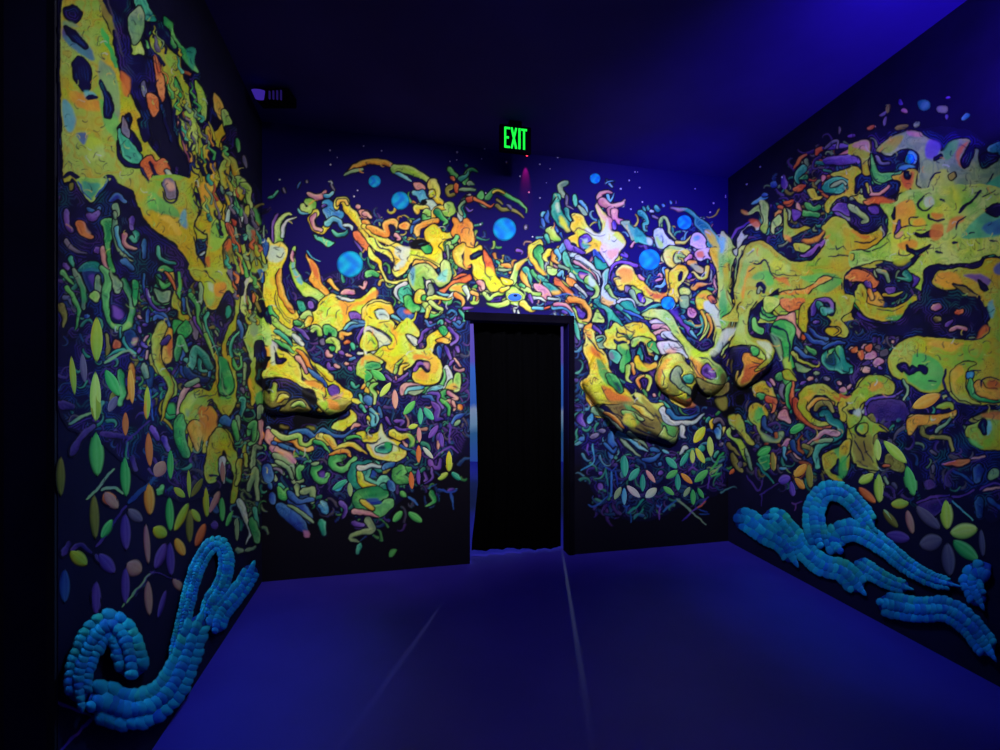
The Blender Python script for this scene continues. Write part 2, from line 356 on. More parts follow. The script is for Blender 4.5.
TRACE = """
# ---- back wall, left half
a d t 22 100 320 150 300 200 250
a d m 12 235 230 255 280
a d b 14 350 240 380 185
a d m 14 430 165 430 200
a d p 45 430 265 500 310 560 300 590 250
a d c 30 570 290 620 300 650 260
a d m 14 635 165 640 210 660 260
a r l 62 430 345 470 365 465 410 410 410 400 380
a d c 20 360 400 390 440 440 440
a P c 560 360 620 330 680 400 740 440 720 500 640 520 590 470
a t y 62 505 440 475 500 500 565 560 590 600 545 640 500 700 510 740 560 800 560
a r p 40 500 450 480 500 500 560 550 580
a t c 45 600 530 650 490 700 510 720 560 760 590
a d w 25 730 545 790 555 810 590
a P t 490 625 560 650 640 680 660 690 615 720 550 680
a d t 30 640 580 680 620 750 620 770 590
a r v 22 560 390 590 380
a d v 34 150 690 155 600 160 520 190 450
a t l 75 190 760 195 650 190 560 220 490 270 455 310 455
a t w 24 225 640 235 560 270 510 350 480
a P v 840 420 880 410 940 425 970 460 940 500 900 500 850 460
a P p 860 425 920 415 965 445 950 480 900 475
a d p 40 840 390 880 385
a r y 68 680 390 690 350 745 340 770 400 830 470 880 560 920 650 970 760
a r o 30 690 375 700 345 745 335 770 365
a r o 60 905 510 950 560 1010 610
a P O 820 610 860 590 890 640 940 700 960 760 920 740 860 680
a d v 16 830 670 870 720 890 760
# b tile
b d o 44 -160 115 -80 50 0 18 80 12 160 22 230 55 275 90
b d G 30 -170 125 -100 90 -20 70
b t l 75 250 75 330 75 420 100 490 140 550 190 590 240
b d c 26 250 110 330 140 390 180
b P p 405 195 440 190 490 215 490 245 440 250 415 230
b t y 90 560 200 590 260 590 320 640 350 650 380
b P y 530 260 570 250 580 300 550 310
b P c 395 255 440 260 480 250 510 290 540 330 520 380 470 350 430 300 395 290
b P w 510 330 560 340 600 380 580 420 520 400
b r y 50 430 440 430 400 460 390 520 400
b r l 60 490 450 520 440 545 470 540 500
b r g 48 480 470 500 490 540 490
b t y 62 590 500 580 440 600 410 660 400 700 380 700 430
b t l 70 700 385 720 430 660 440 600 430
b t g 52 600 430 640 480 680 510 655 545
b P x 480 345 500 335 515 360 490 372
# central stem
b r o 60 440 620 430 570 470 540 520 520 600 510
b P y 495 600 520 560 570 540 620 560 650 600 720 600 770 620 760 640 700 645 650 690 660 760 560 760 530 700 500 650
b P o 735 485 780 490 830 480 870 500 900 540 900 590 910 640 905 700 900 760 800 760 790 700 740 640 720 600 735 540
b r w 40 800 500 790 430 810 360 850 310 870 300
b r t 45 830 470 800 400 850 320
b t O 40 860 330 930 320 980 350 1010 365
b r G 25 810 460 790 400 830 350
b d v 14 840 390 870 420 900 410
b P g 935 290 975 280 1000 310 960 320
b t g 40 705 75 740 120 800 160 870 190 900 195
b t g 45 840 185 850 110 890 80 940 105
b d t 30 840 35 850 55
b t t 38 800 160 850 130 860 90
b t G 32 870 195 880 190 910 205
b r n 40 730 225 690 240 700 290 740 285
b r O 32 725 150 740 170 
b r O 40 760 210 770 260
b r G 30 800 250 860 245 910 245
b r p 40 -10 445 20 450 40 480
b r y 60 -10 550 60 610 150 660 230 700 320 740
b r o 55 30 560 110 600 180 620 170 540 230 510 260 520 250 570
b P k 200 545 230 540 255 570 245 610 285 640 300 670 270 685 235 650 215 600
b r p 26 250 620 285 655 270 665
b P o 290 540 340 520 380 540 350 580 300 570
b r b 20 380 600 400 540 450 510
b r b 24 400 520 450 490
b P v 380 680 430 680 470 700 440 740 390 730
b P t 470 720 510 710 530 740 510 760
b r g 50 690 760 680 700 730 680 770 640
b k k 10 610 690 650 660 720 650
b k k 12 790 640 800 700 850 740
b k k 8 800 600 830 560 870 570 860 620
# c tile : left column and eye hollow rim
c P y 108 -20 150 40 210 20 270 80 260 150 230 220 220 300 225 380 245 460 290 540 370 640 320 720 290 760 80 760 100 650 70 500 85 300 90 150
c q w 110 60 150 50 230 60 250 130 190 180 110 160
c d o 45 215 230 200 320 210 400 250 500 330 620
c d g 60 120 540 130 620 200 680
c k k 12 170 420 165 520 200 590 290 700
c k k 8 190 450 190 540 240 610 330 670
c k k 10 175 125 210 140 240 105
c k k 8 170 75 200 80
c P b 0 0 100 0 100 100 60 180 20 100
c r y 45 -20 300 20 400 40 500 60 640 100 760
c k n 26 0 400 20 500 50 600
c P l 330 60 345 65 330 130 330 190 350 260 390 330 450 380 540 420 600 440 640 480 600 520 540 560 500 500 440 480 390 450 340 370 300 270 290 170 300 110
c q c 320 200 345 270 395 340 380 370 330 300 305 200
c d p 22 325 80 305 150 310 190
c P o 425 115 440 150 490 180 530 260 560 360 620 450 600 470 540 420 490 380 450 320 470 250 430 160
c q O 450 170 500 200 540 310 520 330 480 280
c k c 9 430 90 470 140 540 180
c P k 420 490 480 480 520 520 510 570 450 590 410 550 350 510
c P v 450 520 480 520 485 560 450 575
c P t 350 515 400 520 420 580 380 590
# lower rim of the eye hollow
c P y 640 450 720 490 800 500 880 490 950 440 1000 400 1010 520 960 560 950 650 960 700 800 600 820 660 760 690 730 740 650 760 500 740 470 700 380 740 330 700 420 620 500 590 550 510
c q o 700 500 800 520 900 500 1010 420 1010 480 900 540 820 560 780 640 740 700 720 600
c d p 40 710 445 780 425 830 450
c d w 22 670 465 740 490 830 500
c k k 12 680 470 740 515
c k k 9 540 545 580 510
c k k 10 600 640 605 590 630 560
c k k 10 680 650 680 600 700 580
c k k 8 760 620 770 570 800 540
c t o 35 620 345 660 390 700 420
c t p 30 920 360 900 400 860 390
c r g 60 930 300 960 270 1010 290
c P v 790 610 840 600 890 640 870 680 810 670
c d b 50 770 740 830 690 900 700 960 720
c r l 60 400 640 440 620 460 660 430 690
c r g 50 340 700 370 690 390 710
c P y 940 570 1010 530 1010 740 960 690
# d tile
d P y 20 10 60 60 130 100 200 140 240 190 230 270 270 310 320 280 350 230 380 200 450 180 560 200 620 230 640 180 640 100 600 60 640 -10 530 -10 560 60 540 110 480 90 400 80 340 60 260 30 180 60 120 20 90 -10 20 -10
d q w 260 60 370 60 370 140 330 200 280 250 245 230 290 170 250 120
d P y 30 60 80 130 130 180 150 270 200 340 300 330 370 310 350 360 200 350 150 300 110 200 40 150
d k k 16 80 -10 130 60 200 90 240 150 240 260 290 250
d k k 8 120 90 140 150 190 200
d k k 12 180 40 230 60 300 90 270 60
d k k 10 390 130 460 140 550 170 620 210
d k k 10 350 160 380 130
d P o 430 170 520 180 600 230 560 240 440 200 400 220
d r y 75 820 50 770 110 790 180 850 220 900 190
d P O 830 170 860 150 890 190 880 230 830 220
d P y 880 170 920 160 1010 180 1010 380 960 400 910 320 900 240
d q l 920 200 980 220 1000 320 950 340 910 280
d r l 45 700 20 690 60 730 60
d t G 20 690 60 700 120 690 180
d P g 470 50 500 40 550 60 550 100 510 110 480 90
d P x 400 10 480 -10 530 20 490 50 400 60
# big C curl
d r l 120 460 430 430 360 420 300 450 260 500 250 550 300 600 340 650 330 680 280 670 210
d q c 380 250 420 230 410 330 400 380 380 330
d q c 600 320 680 240 680 320 650 350
d P w 510 350 540 340 560 370 540 420 515 400
d P k 565 370 600 390 590 440 560 430
d r G 50 530 470 550 420 545 380
d k k 10 490 340 560 330 600 380
# swirl with ball
d P t 250 400 290 350 350 350 380 420 400 500 480 560 490 600 420 590 380 560 330 540 280 500 240 450
d t w 40 330 360 270 400 260 450 290 500
d P g 330 480 370 460 410 520 460 560 430 600 360 590 330 540
d r y 68 480 440 440 460 450 500 490 500 490 470
d P g 470 470 500 460 510 500 480 500
d k k 12 320 420 350 400 380 430
d P b 270 590 320 560 400 620 430 610 400 660 330 670 280 640
d q O 330 580 370 580 380 610 340 610
# left round curl (bottom)
d r y 110 0 640 60 560 140 540 190 570 200 620
d P y 20 560 100 520 200 540 240 600 200 640 230 700 330 760 0 760 20 650
d P w 90 600 160 580 200 630 190 680 130 670
d q o 140 540 220 560 235 610 200 620
d d o 40 30 640 60 700 110 750
d t y 34 240 650 310 690 400 670 430 590
d t c 24 230 640 300 680
d t v 30 -10 720 50 720
# right: red tongue + cap
d P O 610 420 680 390 730 340 790 330 850 300 880 290 880 330 800 370 740 370 690 410 650 440
d d O 20 740 320 790 300 850 290
d P p 940 380 980 370 990 420 960 420
d P l 710 410 760 370 840 370 900 440 940 460 940 520 890 530 860 490 820 450 760 440
d q o 720 400 770 380 840 390 850 420 780 430
d P b 860 450 890 470 880 500
d t w 60 690 500 740 460 800 470 820 540
d t o 45 760 460 810 490 810 550
d d g 48 640 510 700 520 730 500
d t y 40 530 490 600 480 680 490 730 480
d t l 36 540 520 600 570 640 590 610 640
d t l 40 500 540 530 600 600 620 630 600
d t g 34 520 620 560 640 620 620
d r y 40 530 560 510 630
d d c 18 590 430 640 450 700 450
d r b 20 680 610 720 590 760 620 700 660 680 640
d r t 24 790 590 830 640 820 720
d r v 22 670 660 710 690 750 650
d r b 30 730 710 780 680 810 720
d r v 26 500 700 550 690 580 730
d r t 22 600 700 640 680 650 740
d t v 26 830 570 900 560
# e tile : left muzzle
e r l 70 130 -10 200 60 260 100 320 120 340 170
e P y 20 60 60 40 80 130 140 150 200 200 270 260 330 310 360 360 380 430 420 490 480 520 540 560 560 620 620 660 700 650 760 680 810 640 790 600 720 550 640 480 560 420 500 360 450 320 420 260 380 210 300 180 250 130 180 80 130 20 100 -10 20 -10
e P y 65 160 120 150 160 220 220 260 290 290 340 320 360 370 380 460 400 510 460 510 540 530 580 600 560 700 530 760 510 690 500 610 460 570 400 560 340 520 270 490 200 470 150 470 100 500 50 470 60 430 100 400 80 330
e q o 80 210 110 240 120 320 130 380 95 390 90 300
e q w 130 170 180 210 170 300 190 350 150 380 130 300
e q o 420 500 500 510 570 560 570 600 500 560 430 540
e P k 170 270 190 310 230 320 260 330 220 360 180 350
e k k 8 150 220 180 280 200 330
e k k 7 200 280 240 290 230 310
e r p 40 350 300 390 350 420 430
e d o 34 340 240 400 290 440 360 500 440 560 500
e d b 34 440 400 500 460 560 500 600 560
e P v 610 560 660 540 700 570 690 620 640 630 610 600
e q p 620 640 690 620 740 600 700 660 640 665
e d t 30 150 80 230 130 290 190 320 220
e d g 32 160 160 230 210 330 270
e d w 40 310 120 350 150 400 220
e d v 30 310 80 370 90 440 100
e d v 30 330 60 400 110 450 160
e r y 90 510 680 540 740
e d y 46 500 360 560 410 610 460 660 510
e k k 14 440 330 500 420 590 500
e k k 10 400 260 460 360
# row of ball curls down the diagonal
e r y 60 430 40 460 -10
e r g 44 340 20 370 30
e r l 56 480 90 500 60 530 80 540 120
e r g 52 590 110 600 70 650 90 660 140 610 160
e r l 56 600 180 650 170 690 200 690 260
e r o 34 720 150 720 110 770 120 790 110
e r O 34 750 180 780 190
e P m 540 170 570 160 580 200 550 200
e P g 620 230 660 220 670 250 640 260
e r p 34 600 260 610 290 640 300
e r v 34 610 360 620 400 670 410
e r p 30 670 380 700 400
e r v 34 710 270 740 290
e r p 32 760 290 800 300
e r b 30 790 340 830 320
e r p 30 750 370 770 370
e r v 34 780 400 800 420
e r w 24 860 280 900 270
e d c 36 740 80 800 40 870 30
e r b 24 770 90 830 50 920 40
e t v 40 980 40 900 80 860 150 870 220
e d t 30 800 190 830 250
e P y 880 170 920 110 1000 80 1010 250 940 250 880 220
e k k 8 950 190 970 170 990 180
e P l 845 440 860 350 920 300 1010 290 1010 340 960 360 940 400 1000 420 1010 500 930 490 870 470
e q o 890 320 960 295 1010 300 1010 320 930 340 880 380
e P g 920 380 960 365 1010 380 1010 400 950 410
e r o 30 920 530 890 560
e r y 60 990 560 940 570 950 600 1010 610
e r t 30 880 620 900 680 950 680 960 640 920 620
e r t 22 810 520 830 560 860 540
e r v 30 900 730 960 720
# black mouth
e P x 45 500 150 480 210 480 280 510 380 570 480 590 500 640 500 760 40 760 20 600
e P n 150 520 180 530 180 600 230 590 280 620 260 690 180 720 120 720 70 640 80 590 120 620 140 600
e P n 230 740 300 670 380 660 440 700 450 760 230 760
e q l 150 540 175 550 165 650 140 680 130 620
# f tile : big yellow S
f P y 0 -10 60 -10 200 0 240 40 230 90 310 20 350 -20 400 20 440 80 440 130 380 140 440 200 420 240 480 250 510 210 520 140 600 90 640 60 700 100 720 150 680 190 600 190 570 250 570 280 620 330 650 390 640 470 600 520 520 540 440 530 400 480 420 420 480 400 510 440 530 400 530 340 450 340 400 370 350 400 290 430 230 440 180 400 180 350 120 340 60 320 0 300
f q o 400 290 470 290 560 300 610 370 600 430 540 450 520 500 440 490 420 450 480 420 520 450 550 380 500 320 420 340
f q o 200 30 260 100 270 180 230 250 170 260 130 230 180 240 230 220 240 150
f q l 330 40 420 60 420 110 350 120
f P w 0 70 60 60 140 90 210 160 200 200 120 220 60 280 0 270
f k k 16 40 60 110 80 180 130 220 190
f P y 0 110 60 120 100 180 90 240 0 250
f k k 7 30 200 50 170 80 200 60 150
f k k 8 100 150 110 190 80 240
f k k 10 180 210 200 240 240 240
f k k 8 200 80 250 150 270 210
f k k 10 120 20 200 10
f P w 350 130 420 150 440 200 410 210
f k k 8 360 150 390 190 430 210
f P k 400 410 400 380 450 345 510 345 540 380 530 420 500 430 480 400 440 390
f t v 32 420 410 450 370 500 380 520 420
f q p 490 360 530 360 540 400 520 410
f t l 34 250 430 270 370 320 330
f t y 30 300 440 310 390 370 360
f k k 9 330 440 350 410 340 470
f k k 8 270 360 290 330 340 300
f P g 620 65 660 55 690 100 650 130 620 100
f P o 600 170 660 150 710 170 690 190 620 185
# left cap
f P l 0 300 80 300 150 350 110 380 140 410 60 440 50 480 90 520 60 540 0 540
f q o 0 295 60 295 130 330 90 340 0 330
f P g 0 370 60 350 120 370 120 400 50 410 0 400
f P g 0 420 50 440 60 480 30 510 0 500
f t g 50 60 640 60 570 20 530 30 560
f r l 34 100 530 50 560 80 620 80 690
# lower flames
f P w 570 600 620 560 660 520 680 460 660 400 690 370 720 440 740 500 760 470 800 480 800 540 760 590 700 600 680 590
f P l 670 600 700 520 730 500 740 560 750 460 790 450 800 520 790 590 740 600
f q o 680 560 740 530 770 570 720 590
f t g 40 480 590 560 570 640 540 670 470 660 400
f d c 40 490 630 560 580 650 560
f r g 48 730 610 660 610 640 650 690 690 700 760
f t p 34 700 610 770 650 710 660
f t p 44 700 680 750 720 740 760
f r v 30 520 610 600 620 610 680 640 730
f r b 34 480 640 540 640 580 700 600 760
f P p 300 620 290 560 340 530 420 530 490 550 470 570 400 560 340 600
f P c 330 610 370 560 460 550 490 560 440 590 370 600
f P G 360 600 440 590 490 580 440 620 400 630
f r v 30 450 190 470 130 490 90 560 60
f r b 40 620 230 620 300
f r v 34 700 70 760 120 770 160 720 200
f r v 34 670 220 700 290 730 360
f r v 24 760 220 780 260
f r p 20 750 320 790 380
f r v 24 710 370 740 340
f r b 22 730 20 790 60 830 30
f r b 22 500 0 530 50 590 30
f r v 24 170 460 220 500
f r v 30 240 510 300 500 350 440
f r p 14 260 470 265 500
# g tile
g P x 40 90 220 110 400 120 540 110 700 140 620 210 440 260 320 250 180 260 110 200 60 240
g q n 210 215 270 220 270 235 220 235
g q n 430 225 490 220 500 245 440 240
g P y 530 0 800 0 760 60 700 100 620 120 560 80 
g q n 600 0 780 0 740 70 650 80
g P y 690 180 750 160 790 130 800 90 840 130 840 190 790 210 730 260 680 240 640 220
g t b 50 300 290 420 260 500 310 560 250 640 290 740 300 800 260 860 220
g t w 34 110 240 180 320 280 330
g P p 100 250 130 260 170 330 120 370 80 320
g r o 50 170 330 260 320 330 340 370 390 430 420 470 400
g r l 45 150 260 220 310 300 310 370 300 390 360 440 370 500 330 560 350
g t y 62 540 310 580 350 640 360 680 400 780 370 850 390 930 450
g d y 56 560 300 620 330 680 390
g q o 590 320 650 350 680 390 640 400
g t g 30 500 350 570 380 620 450
g t b 40 150 360 240 390 320 400 370 450
g r b 34 200 370 320 410
g r p 80 140 400 220 440 300 490 320 520
g r G 80 160 460 240 500 300 560 310 640
g q p 120 370 180 400 310 450 340 510 310 530 220 450
g r G 34 120 540 190 560 240 620
g d m 20 130 560 200 580 230 620
g r g 52 400 560 370 580 370 650
g r G 30 310 640 340 690 400 670
g r g 60 550 560 490 590 510 660 570 670 610 630
g d G 26 470 540 540 520
g q v 540 610 580 600 580 650 540 650
g r g 66 740 470 650 500 660 560 720 580 790 540 830 490
g d o 30 620 460 700 430 760 430 800 470
g q x 710 480 760 470 770 500 740 530
g P y 850 270 910 260 940 310 1010 310 1010 370 920 340 850 290
g t g 26 770 320 860 310 920 350
g P G 950 370 1010 380 1010 470
g r t 110 1010 540 920 560 880 620 910 700 1000 740
g r y 40 870 570 860 620 910 670 980 700
g q b 930 570 1000 560 1000 640 940 630
g P c 660 740 700 700 770 670 740 720 700 760
g d b 40 120 680 130 740
g d t 40 200 700 260 760
g r c 30 340 760 400 720 450 760
g t b 60 940 -10 960 60
g P y 780 0 850 -10 900 40 
g r t 34 880 40 920 100
g t p 22 960 60 990 120 960 160
g P w 940 180 960 150 1000 160 1000 220 960 220
g d p 24 800 240 830 210 880 210
# h tile : eye curl
h P y -20 290 60 290 110 260 130 200 150 260 190 320 260 340 330 380 350 430 310 490 240 510 160 500 90 490 40 450 10 370 60 370 110 340 0 350 -20 330
h q w 130 210 150 270 200 330 260 370 270 420 230 430 150 470 90 460 50 400 40 370 110 350 110 270
h P t 90 400 130 370 190 360 220 380 220 420 160 440 100 430
h q g 160 360 210 350 220 390 180 410
h q k 120 385 165 385 160 410 115 410
h k k 10 210 370 270 380 290 420
h k k 12 0 350 80 350 130 320
h t y 62 230 280 300 310 360 300 400 340 390 390
h q g 350 290 400 310 410 380 380 390 380 340
h P p 310 340 360 370 350 390
h t b 20 300 380 360 410 400 420
h t y 26 30 150 50 170 50 210
h P c 60 80 90 140 90 210 55 220 60 150 40 100
h t c 30 50 80 100 130 90 200
h r b 30 120 60 130 140
h r v 26 170 150 210 210
h r v 30 250 180 310 180 300 210
h r v 22 250 230 310 250 400 230
h r t 60 -20 550 60 540 120 580 170 570
h d n 30 150 610 220 570
h r t 60 -20 690 60 720 150 700 170 660
h r y 30 -10 660 50 690 
h r g 60 370 570 300 590 270 620 290 650 340 650
h r g 30 290 600 310 640
h d v 46 550 10 600 70 600 150 650 160
h r g 36 630 0 690 50 700 120
h d o 40 790 30 790 80
h r p 30 730 10 750 50
h d b 40 720 200 780 140 820 120
h d G 30 740 220 800 170
h k v 18 705 190 710 360
h d v 60 630 270 620 340 650 390
h d p 26 600 340 610 410
h k v 14 560 490 640 430 710 390 780 440
h r v 40 540 500 570 560 620 560 630 500
h r v 20 560 570 560 650 500 700
h r v 24 440 590 450 700
h d v 22 490 600 520 650 490 680
h k b 10 520 740 600 700
h t c 20 700 740 770 735
h r v 30 700 750 740 740
# M = B3 (240,420,.24)
M r t 90 530 190 490 230 520 270 580 290 600 260
M r y 36 500 220 510 260 560 280
M r t 50 540 300 590 310 600 280
M t w 20 500 200 560 190 610 200
M r g 70 600 310 540 310 500 330 520 370 580 380 620 350
M r y 26 510 340 550 370
M q b 530 330 570 325 590 350 540 350
M r g 60 670 200 660 240 690 250
M r v 24 420 340 440 370 430 400
M r v 24 470 430 510 440
M t p 24 480 380 530 390 580 405
M t G 30 530 420 550 460 500 470 460 490 500 510
M r t 26 500 520 490 550
M r c 26 340 340 360 380 330 360
M r t 34 340 420 350 470
M d b 60 150 350 220 400 280 470
M d b 40 200 330 260 370 300 430
M d G 14 200 350 260 390 310 430
M q p 265 460 290 465 285 490 265 485
M d g 30 160 280 180 320 200 280
M r G 26 240 270 240 310
M r G 30 260 300 300 290 300 340
M r b 26 200 300 240 340 300 330
M r G 22 120 200 150 250
M d b 28 130 300 140 350
M t g 22 800 305 810 340 770 360
M d g 20 670 300 690 320
M k b 10 700 320 740 350
M k b 10 830 290 880 300 900 290
M k b 8 880 300 890 370
M d b 30 620 250 640 300
M r b 24 640 180 600 200
M q g 625 545 650 540 640 570 625 570
M d b 50 110 180 120 260
M r G 20 150 170 200 200 220 240
# ---- i tile centre-top
i t G 20 120 390 60 380 0 330
i P g 20 290 50 260 70 300 40 330
i t O 26 0 325 70 360 130 390 160 360
i t g 40 100 310 150 260 210 260 290 310 370 350 430 400 430 440
i t y 20 150 265 200 255 250 280
i t n 30 180 380 220 410 300 410 360 440 410 480
i t n 18 190 330 230 370
i d m 16 260 370 310 410
i d m 22 430 540 425 580
# j tile right-of-centre flames
j r G 55 270 110 215 130 215 180 240 210
j t t 70 180 230 160 320 180 400 230 440 260 490
j P t 150 270 190 230 210 290 220 360 260 400 300 440 330 460 290 510 240 490 180 440 140 380 135 320
j q y 200 380 240 410 270 470 300 500 260 500 210 440
j q w 170 280 200 280 200 340 180 350
j t m 22 265 220 270 290 330 330
j t t 40 260 330 270 390 310 440
j P t 320 220 340 210 355 290 335 295
j t c 28 380 260 420 310 445 360
j P G 360 300 400 320 440 370 400 370
j P y 310 380 370 370 410 400 430 460 480 510 540 530 560 460 540 390 510 340 510 290 530 270 550 320 590 370 620 440 630 510 690 520 740 570 750 620 720 660 700 700 690 760 520 760 520 680 490 670 420 700 360 680 340 620 290 600 290 560 340 530 300 480 310 440 330 430
j q p 510 300 530 280 550 340 590 380 640 400 640 480 600 520 590 440 540 380
j q w 430 480 520 530 580 480 600 400 620 500 660 530 600 600 540 590 480 560 430 520
j q W 560 620 620 580 680 540 740 600 720 660 650 700 660 750 540 750 540 680
j P v 380 560 410 540 450 550 470 580 440 600 400 590 400 640 430 650 390 660 370 610
j q w 410 580 440 570 440 600 420 610
j q t 390 620 430 610 460 630 440 660 400 650
j k k 9 320 530 360 480 400 490 460 530 520 550 580 540
j k k 8 640 590 670 600 690 570
j k k 8 560 650 570 690 600 680
j q y 650 540 700 530 740 590 730 620 690 580
j t p 50 620 270 550 250 540 200 590 180 640 190
j r c 18 600 90 620 120 640 140
j r c 10 585 110 650 95
j t c 24 600 210 620 260 660 190
j t p 60 560 260 620 300 660 300 720 280 750 250
j d p 70 640 300 640 350 680 370
j P p 640 330 690 330 690 390 740 410 740 450 680 440 640 390
j r v 40 660 430 660 480
j P G 720 430 780 420 810 470 880 520 960 570 980 630 940 620 880 590 810 590 780 520 730 470
j q t 780 440 830 490 900 540 880 580 810 540
j t p 18 810 640 830 600 880 600
j d t 26 880 360 900 400 940 420
j t w 30 900 370 920 420 900 460 930 500
j d t 24 900 310 920 350
j d t 24 940 300 950 340
j d w 30 970 340 990 360
j t l 80 130 510 150 550 210 590
j r t 34 90 540 110 600
j d c 34 70 340 70 390
j d b 30 100 330 100 400 120 440
j d b 30 60 400 80 470
j d b 22 170 470 190 520
j r v 30 250 600 280 650 350 690
j t b 20 210 530 230 570
# k tile
k d t 18 65 310 80 360
k d t 24 100 310 120 350
k d t 34 170 300 190 330 210 330
k d c 16 225 290 240 310
k d c 14 295 255 305 285
k d v 10 340 255 345 280
k r w 26 130 350 150 350
k t t 40 45 360 90 400 100 440 70 460 80 500 110 510
k P t 0 480 50 510 100 560 140 600 130 630 90 620 40 600 0 590
k q w 100 560 140 590 135 630 105 620
k r m 20 150 380 190 400
k t l 30 210 480 210 420 240 400 270 440 290 520 340 580
k P w 170 490 210 480 240 510 270 560 330 600 420 590 450 570 440 600 380 620 300 620 250 650 190 650 170 590 160 540
k q l 170 560 200 560 240 630 200 650
k t y 24 340 600 410 600 470 550
k P W 480 550 530 520 580 560 600 620 570 660 500 650 460 620
k q c 490 560 530 540 540 580 500 590
k P O 510 680 560 670 580 720 560 760 510 740
k P t 300 320 360 315 430 320 490 350 530 400 590 440 650 500 710 560 750 600 800 560 820 620 840 680 830 760 640 760 640 700 600 630 600 560 540 500 500 450 480 390 420 345
k q y 590 500 640 510 690 580 700 680 700 760 660 760 640 640 600 550
k q p 300 318 360 318 420 330 360 335
k P x 620 660 650 670 650 720 630 710
k P l 230 680 290 630 350 640 410 650 420 700 420 760 230 760
k r y 40 640 760 660 660
# l tile
l P y 70 70 130 50 150 170 220 270 280 330 330 370 350 400 300 430 250 430 200 420 160 340 110 330 70 280 60 200 20 210 0 160 0 60
l q o 0 60 60 90 60 150 30 220 0 220
l P O 150 80 200 130 230 190 250 280 210 290 170 220 160 150
l q y 170 230 220 230 250 300 240 370 200 370 180 300
l k k 12 160 180 170 280 220 330
l k k 8 190 310 230 310
l r p 44 100 350 140 370 150 400
l P k 50 130 120 90 140 110 100 140 60 160
l t l 62 390 350 420 280 430 220 490 170 530 160
l q o 430 200 500 160 480 200 430 260
l P y 300 310 380 340 400 360 370 380 320 360
l r t 20 270 180 310 220
l r o 34 310 210 360 220 370 270
l r G 22 280 250 370 250
l t y 70 610 40 560 70 560 130 590 190 640 270 670 290
l t g 62 620 80 600 110 630 180 660 260
l q o 570 190 640 240 680 290 620 270
l t y 52 700 100 660 140 690 180
l t o 40 740 110 740 170 800 200
l P l 690 220 740 250 790 240 760 290 700 280
l t c 50 820 50 780 110 800 170
l t o 56 500 260 490 310 520 370 550 410
l t t 50 510 250 540 310 550 370
l t g 28 560 260 600 330 620 370
l d t 44 600 300 660 340 700 360
l P t 650 360 700 360 750 390 780 440 730 440 680 410
l q o 730 425 790 425 780 450 730 450
l P p 580 370 640 380 700 430 720 470 700 500 650 480 640 440 590 410
l P o 745 330 800 360 850 390 900 440 900 460 850 440 800 420 760 370
l P O 850 310 890 300 930 350 940 390 880 370
l t c 30 790 260 830 330
l r w 18 810 260 820 300
l P t 830 110 850 160 900 200 1000 250 1010 310 940 290 900 230 840 190
l q g 830 90 870 150 870 190 830 160
l t w 40 910 170 960 190 1010 220
l t w 34 890 120 950 130 1010 180
l t v 50 850 20 870 60 940 90 1010 110
l t b 16 900 260 960 310 1010 370
l t w 26 900 370 960 410 1010 460
l t p 24 940 290 960 260 1000 270
l P l 340 430 380 400 420 400 460 430 490 470 480 520 440 540 380 530 350 500
l t l 34 160 450 200 490 240 460 310 440 340 410
l t l 50 350 520 290 540 220 540 180 525
l t y 50 480 530 540 580 620 570 700 570
l t c 26 570 570 650 575 700 560 780 540 860 560 900 620 940 700
l t O 16 670 570 720 550
l d v 26 800 590 850 610
l t w 34 540 490 610 480 670 510
l r l 40 480 410 530 420 560 450 620 450
l t w 16 700 490 790 490
l r g 34 460 370 490 390
l r y 34 300 420 360 400
l t v 34 540 470 560 520
l t v 24 440 90 480 100 470 120
l d w 14 415 560 415 610
l d w 10 410 570 440 570
l d w 12 445 590 450 620
l t o 44 860 510 930 510 980 550 1010 590
l P l 900 560 950 640 1000 670 1010 700 960 690 930 720 960 750 900 750 880 640
l t w 40 0 400 30 460 20 500
l t o 30 60 440 100 460 90 510
# m tile
m P t 70 20 110 30 130 110 190 160 280 180 330 220 320 330 280 320 240 270 180 230 110 150 70 90
m q g 80 30 100 90 160 160 180 200 110 150
m t w 24 160 90 240 110 310 160 360 220 370 290
m t w 40 190 60 280 110 360 180 390 230
m t p 20 170 90 230 140 300 180 350 250
m P v 200 190 240 190 290 220 300 260 250 250 210 220
m q p 215 205 270 215 270 235 220 230
m t c 34 10 10 40 60 30 100
m P b 320 0 370 20 420 60 420 130 380 140 340 100
m P t 340 60 390 110 430 110 430 160 370 160 340 120
m P W 380 0 510 -10 520 40 490 90 510 130 460 150 430 110 400 60
m q p 440 0 530 -10 500 60 480 100 450 60
m k k 7 395 10 415 15 430 0
m t v 20 560 40 600 60 580 20
m t v 26 680 130 590 110 500 110 460 180 450 260
m P y 510 170 560 130 640 140 670 200 720 250 760 300 830 340 900 370 940 350 940 290 940 200 920 150 960 160 1010 190 1010 430 960 400 900 440 840 430 770 410 700 350 650 300 600 290 580 330 540 330 510 290 490 240 530 230 560 250 540 220 510 210
m q o 520 170 620 150 660 200 640 260 560 270 540 210
m q O 740 310 840 360 930 370 920 410 820 400
m k k 9 500 190 510 220 550 240 500 250 520 300 560 290
m P l 640 300 700 330 760 390 820 420 780 450 720 460 690 400 640 350
m d p 30 700 210 740 260
m t c 46 920 160 930 240 900 300 830 310
m d p 16 830 265 870 250 900 240
m d p 12 860 220 880 200 890 230
m P c 890 430 930 400 980 420 1000 460 960 490 910 480
m P w 400 300 400 200 440 160 440 210 430 300 480 370 560 400 580 420 500 450 420 450 380 400
m q t 410 200 440 170 430 260 410 290
m q o 390 380 420 400 490 430 470 450 420 460 385 420
m t l 30 440 310 480 370 530 410
m P m 590 300 640 320 620 350 580 340
m P v 690 370 730 370 750 420 720 440 700 410
m t G 44 640 350 680 440 740 460
